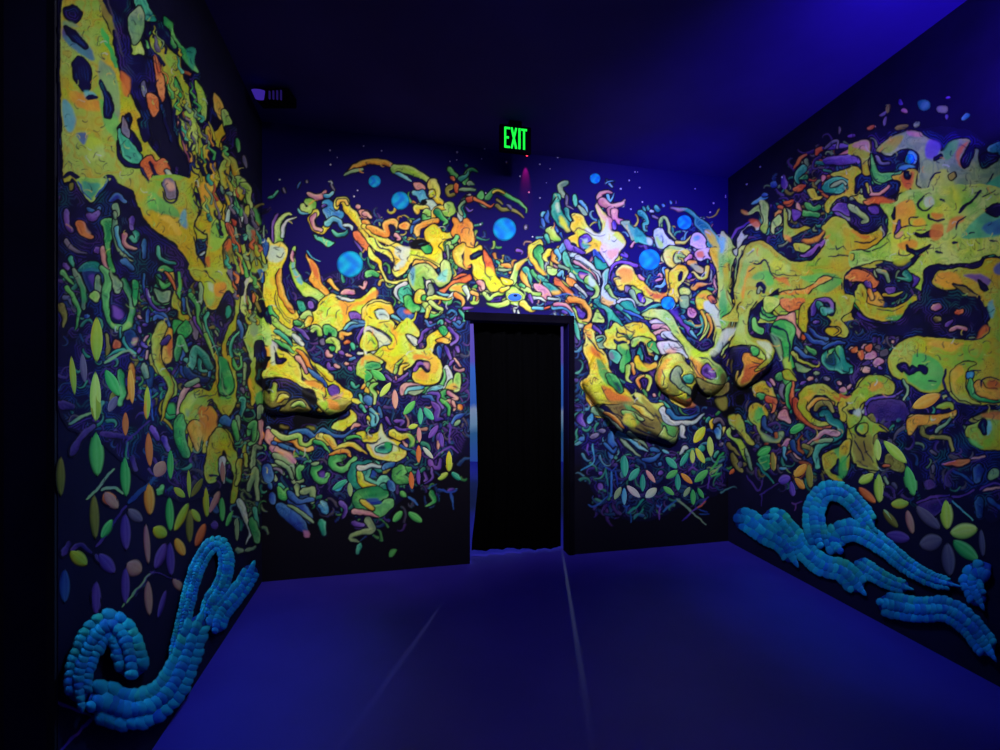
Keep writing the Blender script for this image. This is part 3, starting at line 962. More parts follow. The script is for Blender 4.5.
m P t 540 440 600 400 650 440 680 500 720 520 700 540 640 510 580 490
m t w 24 530 430 570 410 640 420 670 480
m t t 30 520 470 590 530 640 580
m d b 20 560 500 640 530 740 570
m P t 330 480 330 400 370 370 380 430 440 480 500 540 560 610 600 680 560 690 500 600 450 590 440 680 420 700 430 600 430 520 390 480
m t l 60 280 250 320 280 350 330 340 380 300 400
m q w 280 200 330 260 340 290 300 300
m k k 18 300 430 390 500 430 570 430 650 390 700
m t o 56 130 410 220 430 280 500 280 580 220 590
m q p 220 590 190 560 180 520 210 570
m P v 170 470 220 490 250 530 240 570 200 560 190 510
m t c 50 0 470 80 470 140 530 170 600 220 640
m t p 30 0 450 90 460 150 520
m t t 50 150 600 180 680 210 750
m q w 195 620 225 620 225 640 200 645
m P l 340 520 360 500 380 540 400 570 400 600 340 600 310 590
m k k 8 350 560 380 570 400 560
m k k 8 340 520 380 520
m P o 250 630 300 610 330 660 340 720 360 760 260 760 240 680
m t v 26 330 640 380 690 370 720
m P y 440 690 480 620 520 620 560 640 590 620 650 600 720 620 780 680 830 760 380 760
m q g 560 720 640 700 700 720 720 760 540 760
m k k 14 510 650 530 690 600 710 640 740 690 680
m k k 14 570 620 600 660 650 690
m P l 740 560 810 500 880 490 960 530 1010 600 1010 700 960 600 900 570 830 580
m t t 40 740 530 830 470 900 460
m P W 790 590 850 580 940 600 960 620 880 630 820 620
m t p 40 830 640 900 640 1000 680
m t p 40 820 710 900 680 980 710
m t v 40 860 730 920 740
m P w 120 190 150 200 180 250 170 270 130 240
m P o 100 240 150 240 190 290 180 310 120 290
m t G 26 40 130 110 160 110 190
m P O 0 230 50 270 110 320 150 360 130 370 80 340 40 310 0 280
m t c 26 30 210 60 180 60 240
m t w 26 180 300 240 350 260 390
m k b 10 0 380 100 360 200 380
# n tile
n P y 230 30 280 -10 360 0 430 -10 480 60 440 80 370 120 350 150 290 130 250 90
n r l 44 400 50 350 40 340 90 370 100
n t p 40 460 50 420 80 440 90
n k k 10 320 60 340 30 400 40
n k k 10 350 110 420 100
n P W 500 20 560 -10 640 0 640 80 590 70 540 90 510 60
n q O 510 20 560 10 570 60 520 60
n P k 610 0 640 0 650 40 620 50
n P y 620 -10 730 -10 770 60 770 180 750 300 740 420 730 600 690 540 640 480 640 440 690 380 690 200 650 100
n q l 690 0 740 40 740 200 730 400 710 380 700 200
n q g 720 360 760 400 750 560 725 620 700 500
n P y 770 0 810 0 790 100 800 200 800 320 780 420 760 300
n q o 790 80 810 150 790 180
n P n 780 100 800 110 820 160 800 180 780 160
n P n 780 240 800 240 800 310 785 315
n P o 440 90 500 90 550 130 580 170 550 190 510 170 470 130 440 120
n q G 460 120 520 110 570 160 550 185 500 160
n r k 22 530 100 600 140 610 200 600 260 550 300
n t y 34 600 150 590 230 530 230 490 180 460 190
n P v 430 210 460 190 475 220 450 240
n r y 60 270 170 290 260 310 330 330 420
n P y 360 130 430 150 440 200 400 260 360 310 360 400 320 440 280 390 300 300 280 200
n P k 360 220 390 190 380 240 365 245
n t G 62 400 320 440 330 440 400 400 430
n P l 380 320 420 300 460 330 440 370 380 370
n k k 12 410 300 460 320 470 380
n t o 44 490 310 530 290 600 290 
n k k 14 480 300 530 270 610 280
n P G 370 390 430 380 450 440 430 490 380 470
n P p 440 490 490 480 510 530 480 570 440 540
n k k 16 470 450 520 500 530 560 490 600
n P y 500 400 560 340 620 350 680 400 720 470 740 560 720 700 720 760 660 760 670 640 640 560 600 500 560 520 520 480
n q w 570 440 630 430 690 480 720 580 720 700 680 640 650 560 590 510
n q o 520 370 600 360 640 400 600 420 560 400
n P O 610 390 650 380 680 430 640 440
n q k 640 410 680 415 665 440 645 440
n k k 10 650 430 690 490 720 560
n t l 34 570 520 610 600 590 690 540 760
n t o 30 600 540 640 640 610 740
n t t 28 550 560 560 650 520 720
n t y 24 560 520 590 620 570 700
n d v 40 350 560 420 620 460 690 520 730
n t b 30 400 560 460 620 520 650
n t t 24 420 590 500 640 560 630
n t c 24 470 680 520 740
n P c 230 430 260 400 310 410 330 460 300 490 250 480
n q v 290 490 350 500 370 560 350 580
n k k 14 770 420 850 480 870 560 840 680
n P n 770 500 800 480 830 560 810 700 770 760 750 700
n t G 26 790 430 820 520 800 640
n d p 14 660 230 670 320
n k k 8 660 165 690 180 710 160
n P y 0 620 70 610 130 680 170 760 0 760
n P l 60 540 120 500 200 490 280 520 340 600 390 700 440 760 380 760 330 690 260 620 160 560
n P y 820 420 900 450 940 400 1010 330 1010 470 940 560 940 700 990 760 790 760 820 680 860 620 870 520
n P l 830 -10 1010 -10 1010 330 940 400 880 420 830 340 830 200 850 100
n q G 850 90 880 90 860 300 880 400 840 350
n r o 44 1010 110 950 150 920 250 900 400
n k k 18 890 0 860 120 835 260 835 350
# o tile
o P y 160 0 230 -10 250 60 300 160 350 240 370 330 430 400 500 480 560 560 600 640 620 700 560 760 380 740 300 730 240 700 210 620 180 570 170 520 130 460 140 430 190 390 210 320 170 210 160 140 180 80
o q O 210 130 260 160 300 220 320 240 290 230 230 200
o q o 160 0 200 0 230 60 200 80
o q g 260 240 330 290 380 400 360 460 300 390
o q o 180 530 240 560 280 640 240 660 200 600
o q O 300 470 360 480 440 520 540 560 560 600 480 600 400 610 340 550
o P g 345 365 400 370 450 420 490 490 470 520 410 480 360 430
o q k 400 430 450 450 480 500 440 500
o k k 10 300 480 340 550 380 590
o k k 12 430 600 530 600 620 650
o P n 260 640 330 620 430 620 560 610 640 660 700 680 760 700 800 760 400 760 330 700
o q g 480 610 560 620 600 660 540 670
o P k 300 640 350 640 400 720 380 760 330 700
o k k 8 200 420 220 450 240 400 280 420
o k k 16 190 60 230 110 270 170 320 210
o P G 255 60 310 50 350 70 330 110 340 150 290 150
o P y 340 0 420 -10 430 60 500 70 540 90 520 120 440 110 440 150 380 160 330 130 350 70
o P g 440 110 500 110 540 170 540 250 510 290 490 350 460 330 460 270 480 210 440 170
o q l 440 100 510 110 530 160 470 150
o k k 30 410 80 440 105 510 105
o P t 360 200 390 170 440 190 470 230 440 270 420 270 380 240
o q m 360 200 390 190 410 230 380 240
o P l 550 120 580 60 650 60 720 90 740 120 760 160 700 190 660 110 620 100 580 140
o q o 600 100 660 110 690 180 730 210 760 230 700 240 650 180
o P k 620 110 660 130 690 210 730 230 690 260 640 220
o P t 600 190 620 150 640 190 650 250 620 240
o P y 580 240 610 210 640 270 690 310 750 270 760 300 720 330 650 340 600 320
o q o 660 280 720 290 760 270 750 310 690 320
o r y 34 630 490 600 420 650 380 710 400 710 460 690 500
o r o 28 620 480 600 420 650 380
o d p 26 730 540 760 545
o t o 36 560 290 570 380
o t l 40 530 310 520 400 560 440
o P g 690 120 740 100 790 150 800 200 760 190 720 160
o k k 10 430 0 460 30 540 60 580 20
o r t 30 270 90 310 80
o P c 760 210 780 220 770 245 750 240
# dome of the right muzzle
o P y 760 320 830 210 900 190 1000 230 1010 500 1010 640 900 600 840 520 780 440
o r t 20 780 590 860 640 900 710
o P y 580 530 640 540 740 610 800 610 840 660 870 760 760 760 700 680 620 600
o q n 640 560 720 610 790 700 820 760 740 720 660 620
# p tile
p P y 90 360 130 280 200 200 280 190 330 250 380 310 430 380 420 440 390 480 380 550 340 520 270 540 200 540 130 480 95 430
p q o 95 370 120 300 200 240 230 230 160 330 130 440 160 500 120 470
p q O 200 540 300 580 410 570 430 620 340 640 240 580
p q n 190 480 220 380 270 310 300 400 300 470 260 540
p P G 220 380 260 310 310 340 290 380 310 440 370 490 380 540 320 510 260 450 230 430
p k k 12 140 330 170 400 150 460
p k k 10 240 330 220 400 250 460
p k k 10 290 350 300 420 340 460
p P t 320 390 380 370 410 400 390 440 340 440
p P W 110 110 200 90 300 120 360 180 360 230 300 190 200 180 140 200
p q p 170 170 250 150 250 190 180 190
p k k 8 200 110 230 160 280 170
p P w 140 30 240 10 300 80 370 170 370 210 300 130 230 70 150 60
p k k 14 150 40 230 80 310 110 360 180
p P l 270 -10 330 60 420 160 500 180 570 130 600 30 600 -10 640 -10 650 60 610 160 550 220 580 260 640 310 680 380 680 430 620 460 540 450 480 420 430 370 390 300 370 220 300 100 220 0
p q o 380 220 440 260 500 300 480 350 510 420 450 400 410 330
p q w 540 190 610 100 640 20 700 -10 760 -10 680 100 600 200 560 210
p q y 400 160 480 200 540 190 500 240 400 210
p P v 480 320 520 290 570 340 590 390 560 410 500 390
p q k 490 330 520 320 530 360 500 360
p P n 430 400 540 450 640 460 700 440 700 520 620 550 520 540 460 480
p q n 620 390 660 360 680 420 640 450
p k k 14 380 240 430 330 490 410
p k k 12 450 230 520 250 580 290
p P x 430 460 500 540 620 560 730 500 740 460 770 480 850 480 870 520 830 560 800 750 690 760 600 640 430 620 390 560 400 500
p q n 590 590 680 560 690 640 640 660
p P l 640 180 700 110 760 60 840 40 900 80 1010 80 1010 230 940 250 880 200 870 150 780 130 690 150 640 220
p P k 640 240 680 160 760 130 860 140 880 180 820 220 810 300 800 400 790 440 740 440 700 360 650 300
p d n 12 650 240 670 200
p d n 12 690 300 700 240
p d n 12 720 350 720 240
p d o 16 760 430 770 340
p P o 820 210 880 200 940 240 1010 250 1010 310 960 350 900 390 860 440 810 470 780 460 770 420 800 380 820 300
p q O 830 300 940 280 980 320 900 380 850 430 800 450 820 380
p k k 12 890 270 960 280 1010 250
p k k 8 860 330 930 300 1000 290
p P g 880 130 940 150 940 200 900 210
# q tile lower right of the door
q t G 40 180 0 280 40 340 120 360 190 430 260 480 290
q t c 30 330 150 400 180 460 230 520 260
q t G 30 400 150 470 200 520 240
q q n 200 -60 350 -60 500 -40 400 100 460 140 560 170 620 170 680 200 700 180 710 130 680 80 640 40 620 0
q q g 600 100 640 60 690 110 690 180 650 180
q P l 620 100 640 150 690 170 710 120 700 180 680 215 620 180 580 165 610 130
q q l 380 0 470 30 450 90 400 60
q t w 40 610 0 650 70 730 80 800 80 870 20
q t b 26 650 10 700 50 780 50 840 20
q P c 140 40 170 20 180 60 150 80
q d v 36 110 20 90 60 130 100
q d v 34 180 150 170 170
q d m 30 160 170 210 150
q d b 30 90 190 120 170
q d m 26 210 130 250 130
q d b 40 290 130 290 200 330 240
q d b 28 280 250 290 300
q r b 22 250 210 300 260 320 240
q r b 26 490 310 550 310 590 270 560 240
q r b 26 540 240 580 260
q d b 28 580 330 600 340
q d c 20 610 250 650 270
q t w 30 730 110 735 160 760 180
q d t 30 900 40 890 80
q r y 22 920 110 920 70 960 60 990 100 980 150
q d c 40 960 90 960 160 970 180
q d m 30 970 200 980 220
q d w 24 720 280 740 240 770 240
q d t 44 860 220 850 260
q k v 10 140 210 145 280
q k c 9 170 210 185 320 100 375
q k b 9 240 350 290 380 330 350
q k c 14 290 390 290 540
q k t 8 250 380 270 470
q k b 8 320 380 330 470
q k b 10 150 590 180 600 270 540
q k t 14 400 640 490 560
q k t 9 430 680 490 620
q k b 12 360 600 385 610 400 600
q k b 10 385 610 385 640
q k b 10 570 590 590 605 605 590
q k v 10 590 605 590 680
q k b 12 610 630 710 555
q k G 12 700 555 880 715
q k v 10 730 690 900 550
q k O 10 830 610 880 575
q k b 7 840 620 890 640
q k b 6 840 650 900 650
q k v 8 770 380 795 360 830 380
q k v 7 795 340 795 365
q d v 36 210 460 230 500
q d v 20 210 390 230 400
q d v 26 580 400 610 390
q k g 14 910 380 990 270
q k G 12 920 400 980 340
q k g 10 910 420 960 400
q k v 10 890 490 900 420
q k b 8 410 700 410 640
# right wall  r tile
r d O 34 400 640 430 650 460 620
r P l 140 690 180 700 240 660 290 660 300 700 290 760 260 760 250 700 200 710 150 715
r q O 140 690 170 695 180 710 150 715
r d c 30 200 650 260 620 300 610
r d b 26 260 600 300 590
r d b 40 320 540 350 510
r d v 40 400 560 400 470
r d O 20 460 430 500 370 540 340
r t t 45 520 430 480 480 500 530
r t g 28 540 480 500 490
r d O 34 450 560 490 560 530 530
r P y 550 560 590 560 610 600 640 600 610 620 570 600
r r O 26 600 340 620 310 680 290 740 260 700 270
r d v 30 640 300 720 290 800 290
r r m 18 660 300 700 260 740 260 730 300
r P p 640 360 720 350 800 310 860 270 930 245 935 300 930 380 930 450 890 470 890 400 860 360 800 340 740 360
r q y 900 380 930 380 930 450 900 450
r d v 60 640 380 740 380 850 370 870 400
r q o 820 280 930 250 930 330 860 330
r P y 690 470 760 440 830 420 880 440 870 490 850 540 870 590 910 600 900 650 840 630 780 600 720 620 690 660 680 700 660 690 660 640 700 590 760 560 820 520 800 490 740 480
r P t 640 540 700 490 770 485 810 510 800 550 740 580 660 570
r r G 22 700 540 760 510 790 530
r k k 12 640 560 690 590 760 580 810 530
r P G 850 560 880 500 920 490 900 580
r P g 945 330 960 420 1000 480 1010 520 960 500 940 430
r r g 40 540 650 580 680 620 670
r r g 40 500 700 560 710 610 720
r d p 30 480 640 490 690 470 740
r P p 640 470 660 490 640 510
r P v 700 680 750 650 820 680 880 710 930 740 860 760 760 740
r q G 720 680 770 680 860 740 820 760
r P O 900 630 1000 615 1010 640 960 660 920 650
r r G 22 380 680 430 700 430 750
r r o 30 350 720 390 680
r d p 20 920 185 970 170
r d m 14 740 170 750 210
r d v 18 800 225 850 220
# s tile
s P G 180 390 280 310 380 275 460 275 520 320 590 360 600 400 620 400 670 350 720 330 790 330 760 400 730 480 760 520 800 480 830 400 850 400 850 480 880 530 940 500 1010 460 1010 760 480 760 440 600 460 480 440 420 380 390 320 400 260 440 210 420
s q y 180 390 290 310 360 300 330 360 260 420 200 410
s q p 380 275 460 280 480 310 400 300
s q v 520 330 600 360 590 410 560 460 500 440
s q g 620 400 670 350 720 340 680 440 640 460
s q O 710 400 780 340 740 420 730 480 770 520 720 500
s q l 540 600 620 520 690 600 680 740 540 740
s P c 360 430 400 400 440 430 440 490 380 490
s q c 320 520 380 490 430 510 380 540
s k k 14 340 480 420 490 440 500
s k k 14 380 400 440 410 460 480 455 550
s P k 150 410 190 430 220 480 280 450 340 410 380 400 350 470 290 530 230 540 190 500
s r m 22 170 440 210 490 260 490
s P g 135 420 160 480 200 550 290 550 340 540 290 590 220 610 160 580 140 500
s P y 280 580 330 560 400 520 440 550 430 620 470 660 480 700 420 760 300 760 330 640
s q O 340 560 420 540 400 660 360 640
s P k 360 550 390 540 400 570 385 590 365 575
s P k 400 660 410 690 470 680 460 700 420 705
s P y 0 520 60 520 80 560 40 620 60 680 0 680
s P k 40 600 80 560 110 580 140 620 200 640 290 600 330 620 300 680 220 720 140 720 90 700 80 640 40 680
s r p 24 130 640 140 690 200 690 260 640
s r y 16 110 620 125 680
s P y -10 370 40 340 120 335 130 400 110 480 130 560 90 560 80 480 40 430 -10 430
s q p 10 370 50 340 120 340 120 400 60 390
s P k 560 460 600 430 610 445 570 465
s k k 18 530 600 560 560 595 545
s P k 740 470 790 380 830 380 800 480 760 515
s P n 660 570 690 550 700 580 670 595
s P k 590 690 600 730 630 740 590 745
s k k 20 780 740 830 680 900 640 950 560
s k k 12 870 720 930 680
s k k 9 480 720 520 640 540 590
s q t 820 700 1000 560 1010 640 880 720
s P t 930 370 1010 340 1010 420 930 430
s P k 870 450 900 420 1010 430 940 490 890 520
s r c 26 470 105 510 90
s q w 470 90 510 80 510 110 475 120
s q t 455 75 520 75 515 125 455 120
s q G 585 110 645 105 640 145 590 145
s d n 30 270 100 240 150
s d p 26 335 135 380 140
s d m 24 240 170 220 240
s d O 26 110 255 160 245
s d n 34 300 250 390 240
s d G 36 430 240 460 210
s d v 16 640 60 660 50
s d m 20 640 160 640 200
s d v 30 330 60 340 100
s d m 20 190 170 240 140
s d t 34 740 200 800 160
# t tile
t P l 0 230 50 230 80 280 100 320 70 420 60 520 40 560 70 620 60 760 0 760
t q g 0 600 30 560 40 700 30 760 0 760
t q c 0 230 30 240 20 320 0 320
t q y 20 420 50 400 55 540 30 560
t k n 16 55 400 60 440
t k n 14 65 490 50 540
t k n 14 40 570 60 640 100 700
t P w 80 310 100 340 110 260 140 190 190 150 230 130 250 180 200 190 160 240 120 290
t q O 180 130 230 120 250 160 220 170
t P k 150 190 200 165 210 200 170 210
t k v 16 70 240 110 180 180 140
t P l 250 0 300 30 300 120 290 200 270 210 250 180 270 130 260 60
t P l 330 130 370 90 380 140 340 170 340 210 320 180
t r O 20 360 40 400 60 410 130
t P y 400 60 420 100 420 160 470 180 540 170 560 180 500 200 430 240 400 230
t q O 400 220 440 230 440 260 410 240
t P y 460 280 500 270 560 290 530 320 480 320
t P v 450 60 500 80 490 120 460 130
t P O 400 10 450 0 440 20 410 30
t P k 490 130 560 110 600 130 560 170
t P y 100 650 90 560 110 460 130 370 160 300 210 262 260 260 310 290 370 340 440 380 540 380 590 340 640 260 660 200 640 170 690 120 740 105 790 130 820 180 880 210 960 200 1010 170 1010 400 900 420 820 430 780 460 770 540 790 640 790 760 60 760 70 700 
t q l 110 560 140 400 210 290 290 310 370 380 440 420 420 460 320 420 300 380 200 400 160 480 130 600
t q o 130 600 150 500 180 420 200 430 160 520 150 610
t q g 200 480 260 440 310 450 340 520 300 540 270 500 220 500
t q y 660 190 690 130 750 115 780 140 740 200 710 260
t q g 500 480 620 460 720 460 760 520 660 580 560 520
t q o 520 250 580 240 640 190 650 200 600 260 540 270
t q O 690 210 660 280 610 340 630 270 
t P v 540 330 600 280 660 250 640 290 580 350 500 350
t q O 820 190 880 220 940 230 900 240 830 210
t k k 12 510 240 570 240 640 190
t P k 430 370 500 370 560 360 620 300 590 350 520 380
t k k 10 720 290 730 310 770 290 790 310
t k k 11 680 350 720 350 750 345 820 355
t k k 12 870 310 940 315 1000 290
t k k 10 840 260 930 265 970 240
t k k 13 190 385 240 400 290 380 320 460 370 490 430 490
t k k 10 180 450 220 420
t k k 9 330 460 400 470 480 475
t P o 360 600 420 570 520 560 580 530 640 480 700 490 600 540 540 600 480 640 470 680 420 690 370 650
t q O 370 610 500 620 520 640 460 670 400 670
t k k 12 380 660 430 700 510 680 560 620
t q O 340 480 420 490 440 540 400 520
t k k 16 200 760 260 640 370 560
t k k 9 280 700 330 720 330 690
t P k 170 760 220 670 330 590 360 580 300 640 260 700 240 760
t k k 30 230 540 250 525 280 550 275 580
t r G 22 240 580 250 550 265 560
t P g 260 690 300 620 370 600 360 660 330 700 290 740
t k k 8 620 490 660 475 760 490
t P k 540 690 590 640 660 610 720 630 730 690 700 720 650 710 640 690 600 710 590 760 550 760
t r v 30 570 720 600 660 660 630 710 660
t r t 26 640 740 640 700 680 690
t r c 22 650 690 690 695 700 670
t k k 20 540 720 580 640 650 610
t P O 780 480 830 430 900 430 960 470 990 540 940 560 900 600 890 540 830 500
t q o 890 590 960 560 1010 600 1010 680 920 680
t k k 18 780 470 830 425 910 425 970 470
t P k 810 680 820 560 870 510 920 520 860 590 850 700 940 750 880 760
t P g 840 640 860 560 900 540 890 640 920 710 870 690
t k k 12 760 520 765 560
t P v 910 530 940 510 980 560 940 575
t P G 960 440 1000 420 1010 480 980 480
t r G 34 820 -10 860 50 920 100 920 140 870 130
t P v 700 60 740 20 800 30 830 90 800 100 750 70
t P t 850 110 880 90 930 110 910 150 870 150
t P k 820 150 900 190 960 180 1010 110 1010 160 960 200 880 210
t P v 950 50 980 30 1000 60 970 80
# u tile
u P l 200 90 300 80 400 0 1010 -10 1010 400 950 420 880 440 850 480 740 480 640 500 560 540 500 600 540 680 420 640 420 560 380 540 300 480 180 470 60 500 0 510 0 410 100 400 200 350 250 280 250 180
u q O 640 280 660 200 740 170 760 200 700 240
u q t 780 240 850 180 960 120 1010 180 1010 300 860 320 740 320
u q b 880 240 1010 190 1010 290 920 290
u q o 300 120 400 60 440 140 380 240 320 260 300 300 280 260
u q o 320 360 430 330 440 380 360 400
u q O 110 60 220 50 300 80 200 90
u P k 280 180 300 120 295 190
u k k 18 490 40 455 90 470 130 510 130 550 100
u q w 490 60 540 40 560 90 500 110
u k k 18 600 60 620 70 630 70
u k k 20 520 160 530 190 580 205 620 190
u q O 540 150 620 160 590 195 550 185
u k k 13 450 175 400 190 400 230 440 240 510 235
u q o 430 190 490 190 500 230 420 235
u k k 13 400 240 350 240 310 270 295 310 320 325 350 300
u q p 310 290 350 270 340 310 310 320
u P v 310 250 325 200 330 250 300 290
u P k 430 290 480 300 550 270 610 290 560 300 480 315
u k k 10 440 270 500 270
u q O 540 240 600 220 620 280 580 330 540 320
u P k 380 370 400 400 460 400 530 370 480 410 440 450 400 510 350 530 290 500 340 500 400 470 430 430 390 410
u k k 12 330 400 330 430 370 440 400 430
u q y 290 480 370 450 400 470 350 500 310 500
u k k 22 570 410 610 415
u k k 9 520 430 510 400 555 390
u k k 22 680 350 715 355
u k k 14 790 285 830 285
u k k 12 930 340 980 345
u k k 8 840 400 890 390
u k k 26 720 150 790 90 870 10
u k k 18 705 260 720 210 770 180
u P k 910 130 960 100 1010 90 1010 170 940 160
u k k 12 880 50 960 0
u k k 10 40 390 120 405 190 385 250 345
u k k 8 60 350 120 355 180 320
u P k 490 600 500 540 560 500 660 500 780 490 860 470 880 450 860 500 780 510 680 510 600 540 550 590 560 640 640 680 760 690 840 760 520 760 480 700 
u P y 550 600 600 540 700 520 860 520 900 460 1010 480 1010 760 860 760 800 700 740 660 640 660 570 640
u q o 560 610 620 540 720 560 740 640 640 650
u q v 760 560 860 560 930 600 900 640 820 600
u q b 960 520 1010 470 1010 560 970 560
u P k 850 600 900 640 920 690 890 670
u P n 690 630 760 640 840 700 840 750 780 700
u k k 12 690 630 760 640 800 670 850 700
u P v 400 560 460 590 420 640 400 620
u P k 0 70 60 90 100 100 180 100 220 150 200 220 150 270 90 280 40 250 0 200
u r G 44 0 110 60 150 110 190 80 210
u P v 120 110 180 110 190 150 140 150
u P y 0 430 30 430 20 460 0 470
u P k 200 600 260 600 330 620 410 600 400 640 320 720 240 720 190 660
u t t 34 370 550 400 590 350 590 310 580
u k k 20 170 500 240 500 290 560 300 600
u P k 180 520 240 540 270 590 220 600 190 580
u r G 34 180 530 230 550 250 600
u t y 20 230 700 300 700 350 670
u P v 240 650 300 650 300 680 260 690
u P O 0 540 80 530 160 580 190 620 160 650 120 620 60 600 0 600
u t v 26 110 620 140 650 130 610
u r y 40 60 740 70 640 100 680 100 740
u r o 30 130 660 150 720
# v tile
v P y 90 290 110 240 140 170 150 100 140 60 180 0 260 -10 220 60 200 140 220 220 280 240 340 260 370 320 350 370 330 400 280 440 250 440 320 370 300 330 260 280 180 275 120 280
v q w 260 250 340 270 360 320 330 360 310 310
v q l 120 230 150 110 180 100 190 200 220 250 260 270 170 265
v P y 380 60 390 0 420 -30 600 -30 540 60 520 120 500 90 430 100 400 90
v P O 400 0 560 -10 530 50 480 70 440 60
v P y 540 40 580 0 640 -30 860 -30 850 60 800 100 790 130 830 180 820 230 770 230 720 220 690 190 720 150 690 130 660 140 620 100 590 120 570 180 550 220 530 150 530 100
v P k 590 60 620 10 680 -20 740 0 750 50 740 90 700 90 690 60 650 60 660 90 720 130 690 150 640 130 610 170 590 130
v r v 34 610 90 620 30 680 0 730 20 730 60
v t t 40 650 30 670 60 700 80 740 60
v P t 660 50 700 50 700 100 670 90
v q c 690 55 730 50 740 70 700 80
v P y 700 180 760 170 780 200 740 230 700 210
v k k 12 660 170 730 165 770 190 740 220
v P p 370 110 440 100 500 80 510 150 540 210 550 260 520 230 490 150 440 120 380 130
v P g 360 160 400 130 460 135 500 170 500 220 480 280 480 360 490 420 440 440 430 360 430 300 410 240 360 210
v q l 420 370 460 360 480 440 500 470 440 440
v q G 350 210 400 240 420 310 410 370
v k k 16 350 160 430 190 460 240 470 320 460 380
v P g 240 180 230 120 250 110 270 160 300 180 290 210
v P g 280 60 300 40 330 80 380 110 340 130 290 110
v k k 14 280 20 290 80 340 110 390 100
v P l 400 0 370 60 330 80 300 40 320 -20
v P O 540 240 550 200 560 240 550 250
v t g 34 620 330 590 310 570 280
v r b 26 560 210 620 260 700 270 770 280
v r b 22 590 180 640 230 700 250
v t y 20 490 330 540 380 620 410 660 405
v t b 26 510 300 560 350 640 370
v P G 500 390 560 420 600 430 560 450 510 430
v P t 670 370 690 320 760 290 800 290 790 340 850 400 860 450 800 460 760 440 700 430
v q k 700 340 740 320 760 400 720 410 690 390
v t g 30 770 300 790 370 840 440
v t g 22 720 320 750 300
v k k 10 750 320 780 380 800 440
v r b 20 680 300 740 270 810 270
v t g 44 400 480 440 480 450 540 420 560
v r O 34 480 500 480 580 490 660 520 740
v r g 26 470 520 450 600 460 680
v t m 34 420 540 410 580 430 620
v P y 420 450 460 440 490 470 510 500 470 500 430 480
v P y 525 620 550 560 620 525 690 530 740 570 800 600 860 580 880 530 920 490 1010 470 1010 590 940 640 920 700 930 760 780 760 780 700 820 650 780 660 740 650 700 600 640 590 600 620 560 690 570 760 530 760
v q o 540 620 600 590 640 580 600 610 560 680 545 680
v q O 740 600 800 620 850 610 860 640 800 650 760 630
v r o 30 610 740 590 680 620 630 680 620 740 650
v P k 620 680 680 640 740 680 760 760 600 760
v r p 24 640 690 690 660 730 680
v P k 830 690 870 670 890 700 850 710
v P v 930 650 980 620 1010 600 1010 760 930 760
v P k 630 100 680 140 640 190 600 150
v t y 30 260 550 320 540 360 580 370 650 350 700
v r y 70 260 590 270 550 320 550 350 600 370 660
v r g 40 270 600 310 600 
v q o 340 560 370 600 380 660 360 680 350 620
v P y 210 700 230 660 270 640 310 660 330 720 310 760 210 760
v q g 240 700 280 690 300 740 250 750
v P p 390 740 430 660 460 700 470 760
v d p 20 350 490 370 530
v d v 16 320 510 350 540
# grape clusters
v r p 40 850 310 880 300
v r p 44 930 300 960 290
v r p 40 900 350 930 330
v P v 930 360 980 320 1010 330 1010 370
v r v 40 970 400 1000 390
v r p 34 920 440 940 430
v r G 26 620 460 640 460
v r p 26 580 490 600 490
v r v 26 540 520 560 510
v r m 26 630 500 640 500
v r m 30 690 490 710 500
v r p 24 770 515 785 520
v r p 30 790 560 820 560
v r v 28 840 540 850 550
v r v 26 620 140 640 140
# w tile
w P y 95 -50 120 -60 140 -20 180 20 250 48 330 50 410 20 450 -30 475 -20 460 50 400 105 300 132 220 122 150 85 105 20
w q g 280 110 400 80 440 0 450 40 400 110 320 130
w k k 10 240 0 290 10 340 0
w k k 9 290 30 350 25 370 0
w k k 8 230 60 330 70 400 40
w k v 16 110 80 200 140 300 150
w P k 130 140 300 160 350 150 420 60 500 0 860 -20 900 80 900 170 820 220 720 240 560 220 440 240 380 220 200 220
w r p 44 580 50 620 40
w r n 36 590 120 620 120
w r O 40 730 80 760 70
w r p 26 690 190 740 170 790 190
w r v 26 660 160 700 130
w P y 305 400 310 350 350 290 430 240 540 230 650 240 760 250 840 240 900 210 930 180 920 130 890 60 860 0 870 -30 1010 -30 1010 560 980 660 900 680 800 660 720 630 670 560 640 560 600 580 500 570 440 530 380 500 330 470
w q o 600 250 740 270 780 270 700 320 620 300 540 280
w q g 470 330 560 350 640 420 640 500 600 560 500 560 430 500 400 440 440 400
w P k 900 60 940 50 930 120 900 130
w q O 870 210 900 160 930 180 900 220 860 240
w k k 12 780 250 860 240 920 215 935 170
w q c 920 30 960 0 960 100 940 100
w k k 30 920 90 870 10 870 -20
w P k 360 410 410 400 430 430 450 410 490 430 500 410 545 430 530 465 500 440 470 445 430 460 400 440 385 450
w k k 12 550 505 600 505
w k k 22 660 430 650 520 680 600 760 650 860 665 980 655
w P y 690 460 720 420 780 390 850 400 800 430 780 480 790 560 820 620 880 650 800 640 720 600 690 540
w q o 700 440 760 410 770 450 720 520 740 590 700 540
w k k 12 780 475 800 450 880 440
w P c 790 450 840 455 820 490 790 490
w r g 34 810 500 820 560 860 610 940 630 1000 620
w P o 835 530 870 500 890 510 910 550 980 560 1010 560 1010 610 940 620 870 590
w k k 13 885 540 890 500 940 485 1000 500
w q O 910 520 960 500 1010 520 1010 550 930 550
w P y 60 620 110 540 170 480 240 470 300 490 340 530 330 580 280 590 220 590 170 640 140 660 150 700 120 760 30 760 0 700 20 660
w q o 170 540 240 510 270 540 220 570 190 570
w P O 0 590 40 600 70 600 60 640 20 650 0 650
w P k 50 690 90 670 100 700 70 710
w q w 90 670 150 680 130 730 80 700
w r G 20 390 500 420 560 400 620
w t v 22 170 650 200 620 260 610 340 600 390 560
w P p 150 350 200 320 230 350 200 370 160 370
